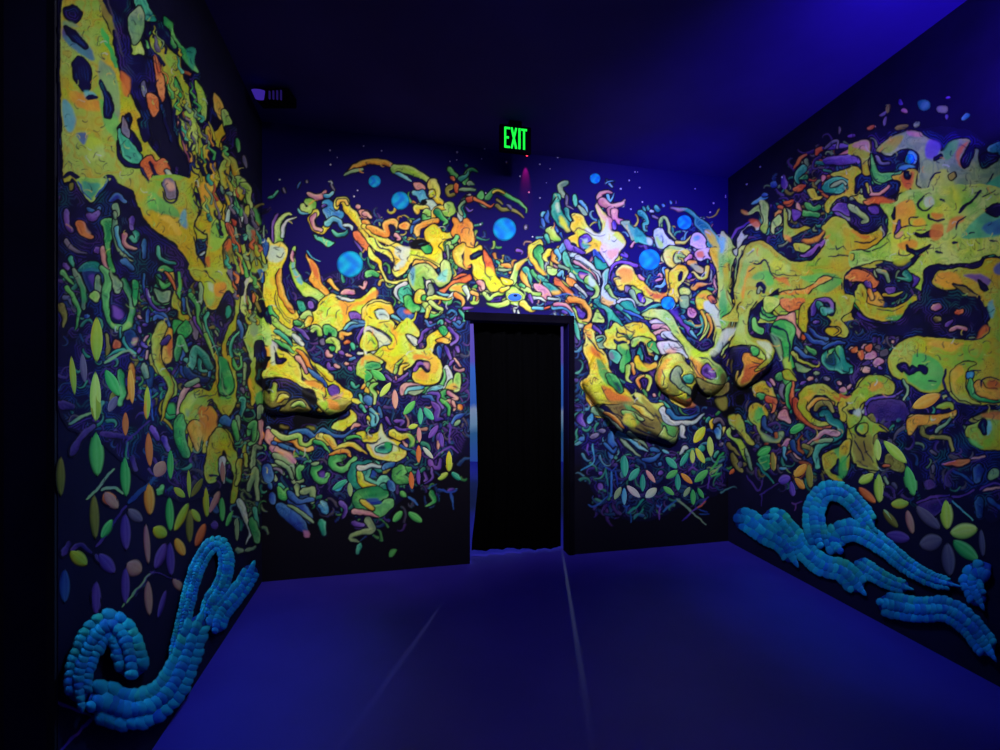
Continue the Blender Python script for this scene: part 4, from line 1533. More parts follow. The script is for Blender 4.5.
w P p 205 390 240 360 280 380 250 400 220 420
w P O 110 330 140 310 150 350 130 370
w P O 160 290 200 280 190 320 160 310
w P O 70 310 100 290 110 320 80 330
w P v 140 400 180 380 190 400 150 410
w P p 140 450 160 420 190 430 180 460
w P m 250 330 290 305 300 340 260 350
w P m 220 300 250 280 250 310
w r v 16 240 420 260 430
w r p 16 330 265 340 260
w P p 0 560 20 540 40 560 20 580
w r p 20 50 550 65 530
w P v 190 640 300 620 400 640 420 740 200 740
w P t 0 300 20 310 40 380 80 410 60 420 50 450 20 440 0 390
w r k 40 860 690 960 680
w t o 50 450 745 540 730 640 730
w P n 830 730 900 700 980 700 1010 690 1010 760 820 760
# x tile
x P y 210 90 230 30 270 20 320 50 325 100 290 150 280 190 300 220 350 250 400 240 400 210 430 200 420 230 400 260 350 265 300 240 270 190 260 160 220 130
x q g 240 100 260 60 300 40 310 90 280 140 250 120
x q G 270 160 290 200 350 240 390 240 400 200 430 200 420 240 360 265 300 250
x k g 12 270 40 290 70 270 110
x t O 40 330 -10 370 10 370 60 350 80
x r b 30 310 110 310 160 350 200
x P p 390 110 430 50 460 90 470 140 430 130
x P g 470 200 500 160 550 150 545 180 500 205
x r O 44 500 0 520 80 580 140 640 165 720 160
x P y 520 0 570 0 570 60 620 110 680 140 740 150 640 160 570 120 530 60
x P y 780 60 790 0 930 -30 920 60 880 110 860 150 870 220 850 270 830 310 840 380 830 440 770 450 800 520 740 500 690 440 670 380 680 340 740 310 820 270 830 200 830 130
x q g 740 430 790 390 790 460 780 500
x q g 750 300 830 270 830 350 760 350
x P k 730 440 760 400 770 370 790 440 780 470
x P k 600 60 650 20 720 30 750 80 790 110 820 170 810 250 760 290 660 310 640 350 660 450 620 440 610 350 620 290 700 260 760 230 780 180 750 150 690 130 620 110
x r n 34 630 60 650 30 710 20 740 70
x r t 44 660 90 700 80 730 130 780 160 780 220 700 260 650 290 630 340 640 420
x t p 40 760 210 680 200 620 250 570 280
x t G 26 720 250 640 260 580 300
x t p 30 430 290 460 250 500 290 500 340 540 370
x t b 30 480 260 500 310 550 350
x t c 20 430 300 430 350 450 380
x t n 34 560 290 600 310 580 360
x q O 620 250 650 240 640 260
x P g 265 340 290 300 340 290 345 320 300 355
x P g 270 370 340 340 350 400 320 440
x d o 34 360 330 365 440
x k t 12 260 390 370 520
x k v 12 280 590 370 540 400 520
x k v 12 200 470 270 560 300 500
x k v 12 480 640 500 650 540 630
x k v 10 500 655 500 690
x k v 8 290 590 290 660
x d c 20 400 430 450 430
x P l 70 200 90 170 110 230 160 250 200 310 230 440 190 380 140 280 100 240
x P l 80 110 120 90 140 160 110 180
x P y 130 100 150 90 180 140 190 200 220 230 240 280 200 260 160 220 130 170
x k k 8 90 150 160 210 210 290
x q y 85 100 150 100 160 160 120 170
x d n 40 100 330 130 400 170 450
x d G 20 190 300 210 380 230 440
x d m 30 150 420 170 390
x t n 24 80 280 120 320 160 350
x r m 26 0 140 20 120 50 150
x r c 40 15 180 20 230
x d m 26 30 280 40 270
x k g 12 0 400 50 340
x k g 8 0 420 40 400
x k g 8 0 470 20 430
x d t 22 0 360 20 320
x P y 870 100 900 90 890 180 860 150
x P y 890 170 920 140 970 140 960 200 910 210
x q g 910 150 960 150 940 190
x P n 940 120 1000 110 1010 420 960 440 900 380 860 320 870 230 920 230 960 210
x k k 12 880 240 930 330 990 420
x k k 10 920 220 960 300 1000 360
x P n 860 320 900 380 880 400 850 360
# y tile
y P y 60 170 100 110 160 105 200 140 260 160 300 190 290 200 240 200 200 240 210 300 220 360 240 430 190 430 110 410 70 330 80 240
y q n 80 240 150 220 200 240 200 380 230 430 130 410 90 350
y P k 100 180 130 150 120 200 150 230 110 220
y P y 110 190 130 150 170 150 170 190 140 220
y q g 120 160 150 160 140 200
y k k 12 90 260 130 320 150 380
y k k 10 150 260 170 330 210 390
y k k 16 240 160 300 200
y P y 0 120 40 120 30 0 0 0
y P y 30 80 20 60 50 30 40 0 150 0 120 50 140 100 90 160 60 180 50 130
y P k 55 75 80 55 95 70 70 85
y q w 90 60 130 60 130 100 90 90
y P y 0 290 60 250 50 330 20 380 0 390
y P o 420 180 420 130 480 95 580 95 680 85 720 60 720 100 640 120 600 160 530 150 480 170 450 220 430 220
y q n 500 160 600 150 640 190 600 220 540 230 510 200
y r n 30 510 170 520 210 580 230 680 240 700 310
y P k 540 180 600 160 590 200 550 210
y r G 24 600 200 650 160 690 120
y d y 30 600 50 680 30 700 60
y P n 830 110 900 80 960 60 1010 70 1010 110 940 110 870 120
y P y 790 170 840 150 900 110 960 110 1010 90 1010 290 920 310 850 290 810 240 780 210
y q O 880 90 1010 70 1010 120 940 120
y q c 870 150 930 130 950 180 920 220 880 200
y P k 865 160 900 120 915 190 895 215
y q g 800 240 860 270 900 300 840 290
y P O 650 400 720 380 800 370 810 390 760 410 700 410
y k p 12 820 370 900 345
y k p 8 640 400 720 380
y r m 22 570 320 600 335
y r m 26 585 410 580 450
y P v 520 520 570 500 600 540 540 560
y k v 22 480 640 570 610 680 600
y k v 8 660 480 655 560
y k v 16 620 630 780 590 840 560
y P v 480 660 600 620 700 620 620 700 560 740
y k p 14 900 570 960 550 1010 545
y r b 70 870 420 860 500
y r b 60 870 620 870 720
y k b 20 700 440 780 480 830 520
y k c 9 700 630 830 750
y k v 12 880 560 960 520 1000 530
y k b 30 930 620 1000 680
y k v 10 640 660 600 600
y P G 930 450 980 430 990 480 940 500
y P k 60 430 100 400 90 460 60 500
y q g 0 370 40 360 40 470 0 480
y k k 10 0 520 60 530
y r m 22 330 520 350 550
y P n 280 350 330 340 400 410 380 450 300 420
y r G 22 280 480 300 520
y r O 20 270 410 310 410
# ---- left wall. H tile whole top
H P y 212 -30 340 -30 350 60 390 170 400 250 440 330 480 420 500 490 560 560 560 640 600 680 640 560 600 480 590 400 560 300 520 200 500 130 520 110 560 130 600 190 610 260 630 300 640 400 660 440 700 430 740 480 720 560 730 640 760 780 470 780 430 650 380 630 350 590 310 665 270 630 240 590 212 600
H q b 212 90 260 110 310 180 310 200 270 180 212 130
H P k 215 30 250 20 270 50 250 75 220 60
H q G 212 70 250 80 260 90 212 90
H q G 330 200 380 240 400 330 390 400 350 350 330 280
H q o 240 300 330 340 340 370 290 370 240 340
H q c 212 330 250 380 240 440 212 420
H q g 330 330 390 390 400 480 350 420
H q l 290 460 340 470 350 520 300 530
H q b 250 450 290 440 280 480
H P k 245 210 270 190 300 230 300 290 275 300 250 260
H q c 280 300 310 310 320 320 290 330
H k k 20 290 325 320 325
H P k 215 90 240 100 280 140 290 160 270 150 230 120
H P k 340 10 420 -20 430 60 440 130 410 180 380 120
H k n 20 330 0 370 80 390 160 420 200
H P l 440 140 460 130 480 180 460 200 430 200 440 170
H P k 380 100 430 180 480 190 530 240 530 290 500 300 500 270 460 290 490 350 490 400 470 420 470 350 430 300 400 240
H q m 360 0 390 120 410 190 400 150 370 40
H k g 20 340 100 370 170 385 220
H q O 400 240 430 260 430 320 410 310
H P m 470 280 480 270 490 300 480 320
H P O 490 310 520 320 530 360 510 390 495 350
H P O 510 190 530 210 550 300 540 340 520 260
H k k 20 490 150 540 210 545 215
H P k 400 420 430 380 440 400 430 430 450 450 470 500 430 480 400 440
H P k 350 350 360 310 375 350 370 390 350 390
H k k 22 335 270 355 320 355 370
H P k 395 470 400 510 430 540 460 550 470 560 420 550 395 520
H P t 400 430 430 470 470 520 460 545 420 530 400 480
H P m 410 390 430 430 430 460 410 440
H P k 460 400 490 410 500 460 480 470
H P O 470 540 500 520 520 540 550 530 580 600 590 650 570 675 545 640 545 600 510 580 500 600 475 580
H k k 14 500 540 530 590 580 590 590 560
H k k 16 545 590 545 640 570 680 590 650
H P k 515 470 530 475 525 500 515 490
H k k 14 470 560 490 600
H r w 16 555 570 580 600
H k k 10 540 350 560 430 575 470
H k k 12 590 330 580 400 590 450
H P g 580 260 600 290 610 330 590 310
H P k 635 260 660 240 660 290 680 350 690 420 660 380 640 330
H r p 26 600 390 620 480 640 540
H k k 12 610 380 600 440 630 500 650 560
H P l 600 390 640 370 660 440 640 500
H P l 650 270 680 310 690 370 680 400 660 340
H P g 545 55 570 70 590 130 630 180 660 240 640 230 600 180 560 120
H q t 620 170 650 160 650 200 640 230
H P k 500 80 550 90 600 180 580 170 540 130
H P t 480 -10 500 30 520 70 490 70 460 40 450 -10
H P G 430 60 470 20 480 90 450 150 435 120
H P k 700 360 720 330 725 420 700 430
H P y 690 420 720 440 760 380 760 430 730 480 735 570 725 640 740 700 720 780 660 780 680 700 660 620 680 540 680 480
H q o 690 430 710 460 720 560 700 620 690 560
H P o 715 310 740 340 750 400 720 380
H P l 740 370 765 380 770 450 750 430
H P k 750 430 780 420 790 480 770 480
H P k 700 490 740 510 760 540 740 560 760 620 740 680 715 640 740 600
H r y 34 750 620 750 550 775 540 790 590
H r l 26 790 660 790 600 820 620 820 670
H r G 20 760 720 770 680 800 680 800 720
H d g 14 790 460 795 510
H d m 10 810 520 820 560
H k k 10 640 440 640 560 680 600
H k k 12 655 600 665 640 690 620
H k k 10 650 520 655 560 680 560
H k k 12 670 460 680 480 700 470
H k k 14 650 640 680 700
H k k 18 215 590 235 575 265 600 300 650 320 660 360 590 400 620 440 640
# D tile
D P y 0 -10 350 -10 360 100 380 180 400 260 360 380 380 480 380 560 400 640 440 700 460 760 340 760 250 600 160 510 0 420
D q o 80 310 180 310 260 420 230 460 160 370
D q c 250 300 290 240 310 330 300 400 260 370
D q g 0 100 200 220 250 300 180 300 0 240
D k k 20 100 100 140 170 200 190 230 120 200 30
D P m 110 0 190 0 210 110 200 160 140 130
D q p 130 0 190 20 200 90 150 90
D P y 400 -10 520 -10 530 80 600 210 590 260 560 300 620 360 660 440 620 490 600 560 620 680 640 760 480 760 460 660 480 560 480 460 430 440 380 360 420 280 430 210 410 100
D q o 420 60 500 0 530 60 480 140 430 180
D q l 520 330 600 350 640 450 580 560 500 580
D k k 16 360 170 400 220 450 230
D k k 16 370 370 430 440 460 420
D k k 14 360 470 400 600 430 660
D k k 16 400 560 460 560 470 520
D k k 12 440 640 470 720 500 760
D q O 460 650 500 640 500 720 480 740
D k k 9 510 400 540 340 580 290
D k k 9 390 260 430 300
D k k 12 350 150 370 100 350 60
D r w 20 420 620 450 600
D r w 30 640 390 660 260 690 200 740 240 770 340
D P O 630 370 670 370 710 450 710 510 680 510 660 440
D P k 680 300 720 270 750 340 760 420 730 420 690 360
D r y 60 750 60 760 120 740 180
D r l 60 760 40 810 60 820 160 840 220
D r l 24 700 -10 710 50
D P y 790 230 820 220 825 280 800 310
D P k 660 160 720 150 760 200 740 230 690 180
D P k 780 320 840 330 800 400
D P G 810 380 860 360 900 420 910 520 940 620 980 700 960 760 860 760 840 640 820 520
D q O 840 420 880 430 880 470 850 470
D q n 830 500 900 500 900 640 860 640
D P y 850 700 880 660 930 700 930 760 850 760
D r y 40 750 440 770 520 790 620 830 730
D r k 14 810 500 830 590 
D P n 610 560 650 500 690 500 700 620 740 720 740 760 640 760
D q O 620 540 660 500 680 540 640 600
D P t 690 530 740 560 730 600 700 590
D r l 30 710 640 730 740
D q g 860 240 900 260 920 340 910 370 880 310
D r y 20 960 690 930 600 900 500
D d G 24 590 50 620 110
D d G 26 640 100 680 130
D d G 12 950 380 950 480
# F tile
F P y 350 -10 620 -10 660 60 720 140 750 200 750 330 720 380 720 470 680 530 640 600 640 760 610 760 610 620 640 500 690 430 710 350 700 240 680 180 650 170 610 210 570 310 520 330 470 300 430 210 420 110 370 80
F q o 540 110 620 110 640 160 590 220 540 200
F q l 440 140 500 100 540 200 510 300 460 240
F k k 16 460 0 500 60 540 100
F q w 480 110 530 130 530 180 500 160
F P k 600 250 650 180 690 220 690 330 640 420 600 440 560 360
F P t 630 320 660 300 670 370 640 400
F k g 26 240 0 250 120 240 200 260 330 330 430
F P y 140 0 180 -10 200 80 210 200 250 270 250 360 320 380 330 430 290 430 240 400 220 330 180 280 200 160 160 60
F q o 140 10 180 20 200 110 170 80
F P g 50 60 110 100 160 90 150 130 100 150 60 110
F P g 50 190 100 230 170 220 150 280 100 280 60 240
F k k 16 60 20 140 40 180 90
F k k 16 60 150 120 170 190 160 180 220 160 280
F r v 30 0 250 30 310 110 350 160 320
F r b 40 0 380 60 350 120 380 160 460
F P w 20 760 20 560 50 470 100 430 120 450 80 500 80 760
F q y 20 760 20 600 80 600 80 760
F P g 190 480 200 420 250 420 320 450 350 490 300 500 260 460 220 500 190 540
F P o 90 540 130 480 180 500 180 560 190 640 170 760 100 760 110 650
F q O 130 600 180 580 180 720 150 700
F P g 210 640 220 560 270 520 290 550 260 620 240 700 220 740
F k k 14 190 560 190 640 220 720
F r b 34 270 740 290 660 340 610
F r v 44 330 740 370 660 410 620
F P m 340 400 380 400 400 500 380 580 350 520
F t G 28 420 120 420 250 390 360 440 480 480 580 530 700 550 760
F t t 26 480 360 460 440 500 560 560 680 560 760
F t l 30 460 540 500 640 540 760
F t G 20 300 240 320 340 360 420
F r b 30 280 240 280 330
F t v 24 370 400 400 480 440 560
F d m 14 590 430 600 470
F d G 14 540 500 560 560
F t g 36 340 210 400 300 400 400 430 500
F r t 24 680 760 680 640 700 560 750 500
F r b 34 740 420 760 480 760 560
F r g 22 740 690 750 720
F k v 12 750 380 800 400 810 360
F P l 780 140 800 80 850 50 880 120 930 200 950 300 950 380 990 440 1010 520 1010 620 960 620 940 590 880 620 860 700 850 760 820 700 800 620 780 560 820 480 830 400 770 370 750 290 
F q w 780 70 840 50 820 110 800 160 800 260 780 240
F P k 810 200 830 130 870 130 920 220 940 300 930 400 900 360 870 240 860 340 820 310
F P n 850 190 880 220 920 330 900 340
F P O 850 210 870 200 870 270 850 260
F q G 840 440 900 420 900 520 860 560 840 520
F q y 790 560 850 540 860 640 820 620
F P k 880 620 940 600 960 760 880 760
F P k 960 400 1010 460 1010 400 970 320
F P b 900 0 940 0 950 100 920 90
F P m 640 -10 730 -10 740 40 740 130 710 150 680 90
F r k 30 750 60 770 140 760 200
F P k 750 60 780 100 790 40
# G tile
G t y 60 20 -20 50 60 120 120 190 180 200 270 140 320 90 390 100 470 160 540 190 590
G q g 140 380 200 370 200 460 150 470
G r g 40 130 340 110 420 150 480 200 470
G r p 50 400 210 330 210 270 300 240 420 220 560
G P y 245 560 250 440 280 340 350 260 420 235 490 260 530 200 550 100 540 -20 560 -20 565 260 600 310 700 280 700 150 650 50 640 -20 670 -20 720 140 720 300 690 420 640 475 590 440 560 360 510 340 480 390 540 400 550 540 560 560 540 620 500 680 480 760 440 760 470 560 440 480 400 500 340 600 270 605
G q o 400 430 480 390 540 420 560 560 500 680 470 660 470 540 430 470
G q g 600 300 700 280 710 160 680 100 680 300 640 330 590 320
G q l 250 500 300 340 380 280 400 300 320 420 320 540 270 590
G q G 300 400 330 410 330 460 300 460
G k k 18 480 350 520 330 540 400 580 460
G P g 570 -10 620 -10 660 60 690 150 690 260 620 300 580 260 580 120
G q k 600 100 620 200 640 240 610 240 590 180
G k G 8 600 150 610 260 660 300
G k k 9 590 270 640 320 680 310
G k k 10 400 310 470 300 540 290 560 260
G k k 12 340 610 400 500 450 480
G q c 400 500 450 520 450 560 380 620
G P y 310 760 320 640 350 600 370 640 350 760
G P G 360 760 370 680 420 600 450 640 420 760
G P y 510 760 530 640 570 590 630 570 680 620 690 700 680 760
G k k 20 510 700 540 620 600 570
G t t 30 300 -10 350 50 410 80
G t c 26 500 80 490 150 440 180
G r b 40 260 60 300 130 380 130
G r t 34 420 -10 420 80 470 90
G r g 24 690 0 720 80 760 50 760 -20
G r G 26 790 30 790 130 780 200
G r m 22 760 230 780 270
G r t 50 750 340 780 330 770 400 760 460
G r t 34 710 480 700 560 740 640
G r G 30 710 500 740 480 740 580
G r g 44 820 620 850 540 890 560 880 660 830 700
G P y 820 200 840 100 850 0 880 -20 880 60 880 180 930 250 900 270 880 340 850 380 840 280
G q o 820 200 830 160 850 160 860 260 840 240
G q g 870 300 920 260 940 340 910 380
G r p 30 920 480 930 600 920 700
G P x 900 -20 1010 -20 930 100 940 150 1010 170 1010 240 950 240 900 180 890 60
G k b 20 0 200 10 360 30 500
G r v 60 20 560 60 660
G r v 60 100 640 150 740
G r t 34 270 760 260 680
G t b 80 620 500 680 520 700 460
G t y 30 780 760 790 700
# C tile purple cavity
C P k 20 110 60 30 110 20 170 90 260 190 310 170 400 40 430 -10 500 40 600 100 640 220 750 400 900 500 1010 600 1010 760 20 760
C P l 140 -10 370 -10 360 50 300 150 260 180 210 130
C q t 180 20 330 40 290 120 240 140
C k b 18 150 20 200 100 260 160
C k b 18 300 140 360 60 400 0
C P n 80 40 110 30 110 80 90 90
C r b 50 420 170 480 130 540 180
C r b 44 230 240 290 270 330 240
C r v 60 230 300 280 310 320 270
C r v 60 50 260 60 370 100 420
C P G 440 220 480 200 490 290 450 300
C P O 130 350 170 335 210 370 230 430 280 470 260 490 210 480 160 430
C q p 190 350 220 390 250 440 230 430
C t m 40 50 510 90 560 140 600 230 610
C r v 60 300 590 340 580
C P p 340 580 370 550 390 620 420 740 380 720 350 660
C P g 340 340 400 320 440 340 430 460 410 560 430 680 460 760 420 760 390 600 370 440
C t G 40 460 340 450 450 480 560 540 640 620 680
C t c 34 470 400 480 500 540 600 620 650
C r b 50 520 670 560 690 600 740
C r t 46 610 420 640 470 620 510 590 480
C t p 46 540 460 540 530 600 570 650 570
C r b 40 700 500 700 640
C r t 30 820 560 830 640 900 680 960 700
C P g 830 740 880 710 930 740 930 760 830 760
C P t 160 740 200 690 270 680 330 700 360 760 160 760
C t t 40 90 660 120 740
C r v 50 600 310 600 400
C r v 44 30 700 70 740
# E tile
E P b 190 0 340 0 360 100 330 200 250 190 210 100
E q v 230 60 280 40 300 110 270 140
E P G 300 60 330 50 340 120 360 170 330 240 290 180
E P l 240 230 270 180 310 180 330 230 300 270
E r g 70 350 -20 400 40 390 120 380 200 390 330 430 430 510 490 570 440 600 360 600 260 560 160 530 90
E q l 430 430 500 480 570 430 590 470 510 510 440 470
E q G 520 80 560 150 600 260 610 350 590 350 570 200
E P k 430 220 470 210 520 250 560 300 550 400 510 440 450 430 420 350
E q v 440 300 500 320 530 370 490 410 440 370
E P G 420 0 470 60 520 120 480 200 440 150 430 60
E P g 600 90 650 110 650 220 620 300 600 180
E r G 46 120 0 160 80 190 160 200 260 190 310
E q g 160 70 200 140 220 250 200 280 180 200
E t g 44 20 20 60 60 120 120
E t g 44 60 150 110 230 150 320 150 430 130 500
E t n 60 10 300 40 400 30 480
E r b 40 220 380 240 390
E t m 30 30 230 70 240 100 300
E P n 380 560 400 540 410 620 420 660 390 720
E P O 440 640 460 580 500 600 500 640 460 660
E r v 50 600 520 620 560 630 620
E P b 540 520 600 500 640 560 620 640 560 640 530 580
E q p 600 570 640 570 640 620 610 620
E r v 34 700 570 690 620 720 640
E r p 22 730 550 700 590
E r v 30 660 480 670 520
E r p 26 650 380 670 400
E r v 28 740 380 770 370
E r v 26 700 460 730 450
E r v 28 650 690 670 660
E r p 22 720 740 730 680
E t t 34 400 740 470 680 540 660 600 680 640 720
E r m 14 400 740 500 690
E r t 14 500 560 500 480
E r t 22 530 560 530 600 570 650 630 700
E r b 20 700 30 700 140 730 240 800 330
E r v 26 720 160 760 280 820 330 880 330
E r b 30 730 330 730 430
E P g 800 50 840 100 900 110 930 80 910 140 850 150
E P G 790 160 850 180 920 180 910 250 860 270 810 240
E r O 20 880 20 940 100 960 160
E r b 34 780 420 810 390 880 420
E P k 910 350 960 330 980 370 930 390
# I tile lower left curls
I t y 34 540 420 520 480 530 550 570 620 550 680 540 740
I P g 590 440 620 400 640 430 620 460
I r g 22 590 530 600 460 620 500
I r t 30 640 560 650 500 680 520 700 560
I r b 26 620 560 640 590 690 600
I r G 20 620 620 660 600
I r G 12 380 40 385 60
I r v 34 540 480 560 460
I k v 10 350 545 440 510
I k G 10 350 545 420 500 450 520
I r g 24 400 570 410 640 400 680
I r o 22 440 550 440 600 430 660
I r n 20 380 640 370 690
I r b 24 500 560 500 620
I r G 24 480 550 490 590
I k G 9 230 745 320 700
I r v 60 200 680 240 690
# J tile lattice lines
J k v 10 230 90 300 60
J r v 44 240 180 270 120 310 90
J r v 40 340 110 400 120 440 130
J k v 14 420 140 500 70
J k v 12 420 140 430 190
J r v 40 440 190 450 230
J k G 9 320 300 380 230
J k G 9 290 330 340 280
J k v 22 320 490 420 350
J k b 16 430 340 520 260
J k v 10 520 260 600 200
J k G 10 340 300 380 290 410 310
J d O 44 350 310 380 350
J r v 30 240 500 270 480 300 510
J r v 50 210 510 230 480
J r v 30 320 520 360 560
J d v 40 310 640 330 700
J r v 14 450 650 510 570
J k v 9 500 570 600 600
J k G 7 410 690 500 580
J r v 22 510 190 530 230
J r g 28 530 310 540 290
J r g 44 600 60 600 130 620 180
J t o 50 650 90 660 170
J q o 670 20 720 60 700 140 670 120
J P y 690 190 700 130 730 95 760 110 775 160 790 180 800 240 790 330 770 340 780 250 760 200 740 170 730 250 700 280 680 240
J k k 9 700 250 725 255 720 265
J t w 24 740 200 745 280
J r y 18 800 200 790 280
J r y 14 815 180 820 220
J t w 20 800 340 820 400 835 440 820 480
J r G 20 840 230 850 160 870 160
J r G 18 830 300 850 230 860 330
J r g 20 780 70 790 130
J r g 20 830 90 850 80 845 130
J r t 18 850 360 860 430
J r G 16 820 500 850 490
J r G 14 790 400 790 460
J r G 20 870 20 865 60
J d v 22 705 410 720 430
J r g 30 840 400 860 470
J r b 26 700 330 720 370
J r G 22 790 500 805 500
o k k 14 300 650 420 700 520 740
o r l 40 480 680 560 700 640 740
o k k 10 640 660 720 700 800 740
o d y 40 560 620 660 680 740 740
q k k 14 350 40 420 100 520 150 600 172
q k k 10 430 20 480 80 560 120
q q x 470 100 540 160 600 160 520 120
q d o 22 240 10 320 60 370 120
q k k 8 560 20 600 80 640 130
q q y 380 20 440 60 430 110 370 80
e k k 10 560 620 600 700 590 760
e q o 600 660 680 680 700 740 620 740
e k k 8 640 660 700 640 760 650
g q y 540 20 600 10 600 70 560 60
e d y 40 180 690 230 640 280 640
e d l 30 300 720 360 690 430 720
Z k v 3.4 54 701 74 709 94 716
Z k v 3.8 97 714 80 731 60 751
Z k v 2.2 60 751 50 762
"""
# ================================================================ materials
def principled(name, color, rough=.8, spec=.2):
    m = bpy.data.materials.new(name); m.use_nodes = True
    b = m.node_tree.nodes['Principled BSDF']
    b.inputs['Base Color'].default_value = (*color, 1); b.inputs['Roughness'].default_value = rough
    b.inputs['Specular IOR Level'].default_value = spec
    return m, m.node_tree, b
def noisy(name, c0, c1, scale=8, rough=.8, spec=.2, bump=.0, stretch=(1, 1, 1)):
    m, nt, b = principled(name, c0, rough, spec)
    tc = nt.nodes.new('ShaderNodeTexCoord'); mp = nt.nodes.new('ShaderNodeMapping'); mp.inputs['Scale'].default_value = stretch
    n = nt.nodes.new('ShaderNodeTexNoise'); n.inputs['Scale'].default_value = scale; n.inputs['Detail'].default_value = 6
    r = nt.nodes.new('ShaderNodeValToRGB'); r.color_ramp.elements[0].position = .35; r.color_ramp.elements[1].position = .7
    r.color_ramp.elements[0].color = (*c0, 1); r.color_ramp.elements[1].color = (*c1, 1)
    nt.links.new(tc.outputs['Object'], mp.inputs[0]); nt.links.new(mp.outputs[0], n.inputs['Vector'])
    nt.links.new(n.outputs['Fac'], r.inputs[0]); nt.links.new(r.outputs[0], b.inputs['Base Color'])
    if bump:
        bp = nt.nodes.new('ShaderNodeBump'); bp.inputs['Strength'].default_value = bump; bp.inputs['Distance'].default_value = .01
        nt.links.new(n.outputs['Fac'], bp.inputs['Height']); nt.links.new(bp.outputs[0], b.inputs['Normal'])
    return m
def painted(name, rough=.75, spec=.12, grain=0.0):
    """pigment comes from the mesh's own colour attribute, broken up a little by brush grain"""
    m, nt, b = principled(name, (1, 1, 1), rough, spec)
    a = nt.nodes.new('ShaderNodeAttribute'); a.attribute_name = 'pigment'
    if grain:
        n = nt.nodes.new('ShaderNodeTexNoise'); n.inputs['Scale'].default_value = 60; n.inputs['Detail'].default_value = 3
        mr = nt.nodes.new('ShaderNodeMapRange'); mr.inputs['From Min'].default_value = .3; mr.inputs['From Max'].default_value = .7
        mr.inputs['To Min'].default_value = 1-grain; mr.inputs['To Max'].default_value = 1
        tc = nt.nodes.new('ShaderNodeTexCoord'); nt.links.new(tc.outputs['Object'], n.inputs['Vector'])
        mx = nt.nodes.new('ShaderNodeVectorMath'); mx.operation = 'SCALE'
        nt.links.new(n.outputs['Fac'], mr.inputs['Value']); nt.links.new(a.outputs['Color'], mx.inputs[0]); nt.links.new(mr.outputs[0], mx.inputs['Scale'])
        nt.links.new(mx.outputs[0], b.inputs['Base Color'])
    else: nt.links.new(a.outputs['Color'], b.inputs['Base Color'])
    return m
def emitter(name, color, strength):
    m = bpy.data.materials.new(name); m.use_nodes = True; nt = m.node_tree
    nt.nodes.remove(nt.nodes['Principled BSDF'])
    e = nt.nodes.new('ShaderNodeEmission'); e.inputs[0].default_value = (*color, 1); e.inputs[1].default_value = strength
    nt.links.new(e.outputs[0], nt.nodes['Material Output'].inputs[0]); return m
M_PAINT = painted('mural_paint', grain=.12)
M_PETAL = painted('petal_paint', grain=.1)
M_SCALE = painted('tentacle_paint', rough=.6, spec=.2)
M_RELIEF = painted('sculpted_plaster_paint', rough=.6, spec=.2, grain=.25)
M_FLOOR = noisy('blue_vinyl_floor', (.030, .018, .38), (.04, .024, .44), 2.5, .5, .35)
M_CEIL = noisy('dark_violet_ceiling', (.022, .012, .16), (.03, .018, .22), 1.2, .95, .05)
M_BLACK = noisy('black_wall_paint', (.003, .0025, .007), (.005, .004, .01), 5, 1.0, 0)
M_CLOTH = noisy('black_curtain_cloth', (.0008, .0008, .0015), (.0016, .0015, .0028), 30, .95, .05, stretch=(6, 6, 1))
M_ENTRY = noisy('dull_black_entry_wall', (.02, .02, .035), (.03, .028, .045), 3, .95, .05)
M_WALLS = noisy('dark_wall_paint', (.006, .005, .03), (.009, .007, .045), 4, .9, .1)
def back_wall_material():
    m, nt, b = principled('night_sky_wall_paint', (0, 0, 0), .85, .1)
    g = nt.nodes.new('ShaderNodeNewGeometry'); s = nt.nodes.new('ShaderNodeSeparateXYZ')
    n = nt.nodes.new('ShaderNodeTexNoise'); n.inputs['Scale'].default_value = 2.5; n.inputs['Detail'].default_value = 5
    nt.links.new(g.outputs['Position'], n.inputs['Vector']); nt.links.new(g.outputs['Position'], s.inputs[0])
    ad = nt.nodes.new('ShaderNodeMath'); ad.operation = 'MULTIPLY_ADD'; ad.inputs[1].default_value = .5
    nt.links.new(n.outputs['Fac'], ad.inputs[0]); nt.links.new(s.outputs['Z'], ad.inputs[2])
    mr = nt.nodes.new('ShaderNodeMapRange'); mr.inputs['From Min'].default_value = 1.05; mr.inputs['From Max'].default_value = 1.75
    nt.links.new(ad.outputs[0], mr.inputs['Value'])
    r = nt.nodes.new('ShaderNodeValToRGB')
    r.color_ramp.elements[0].color = (.005, .004, .012, 1); r.color_ramp.elements[1].color = (.007, .0035, .10, 1)
    nt.links.new(mr.outputs[0], r.inputs[0]); nt.links.new(r.outputs[0], b.inputs['Base Color'])
    return m
M_SKY = back_wall_material()
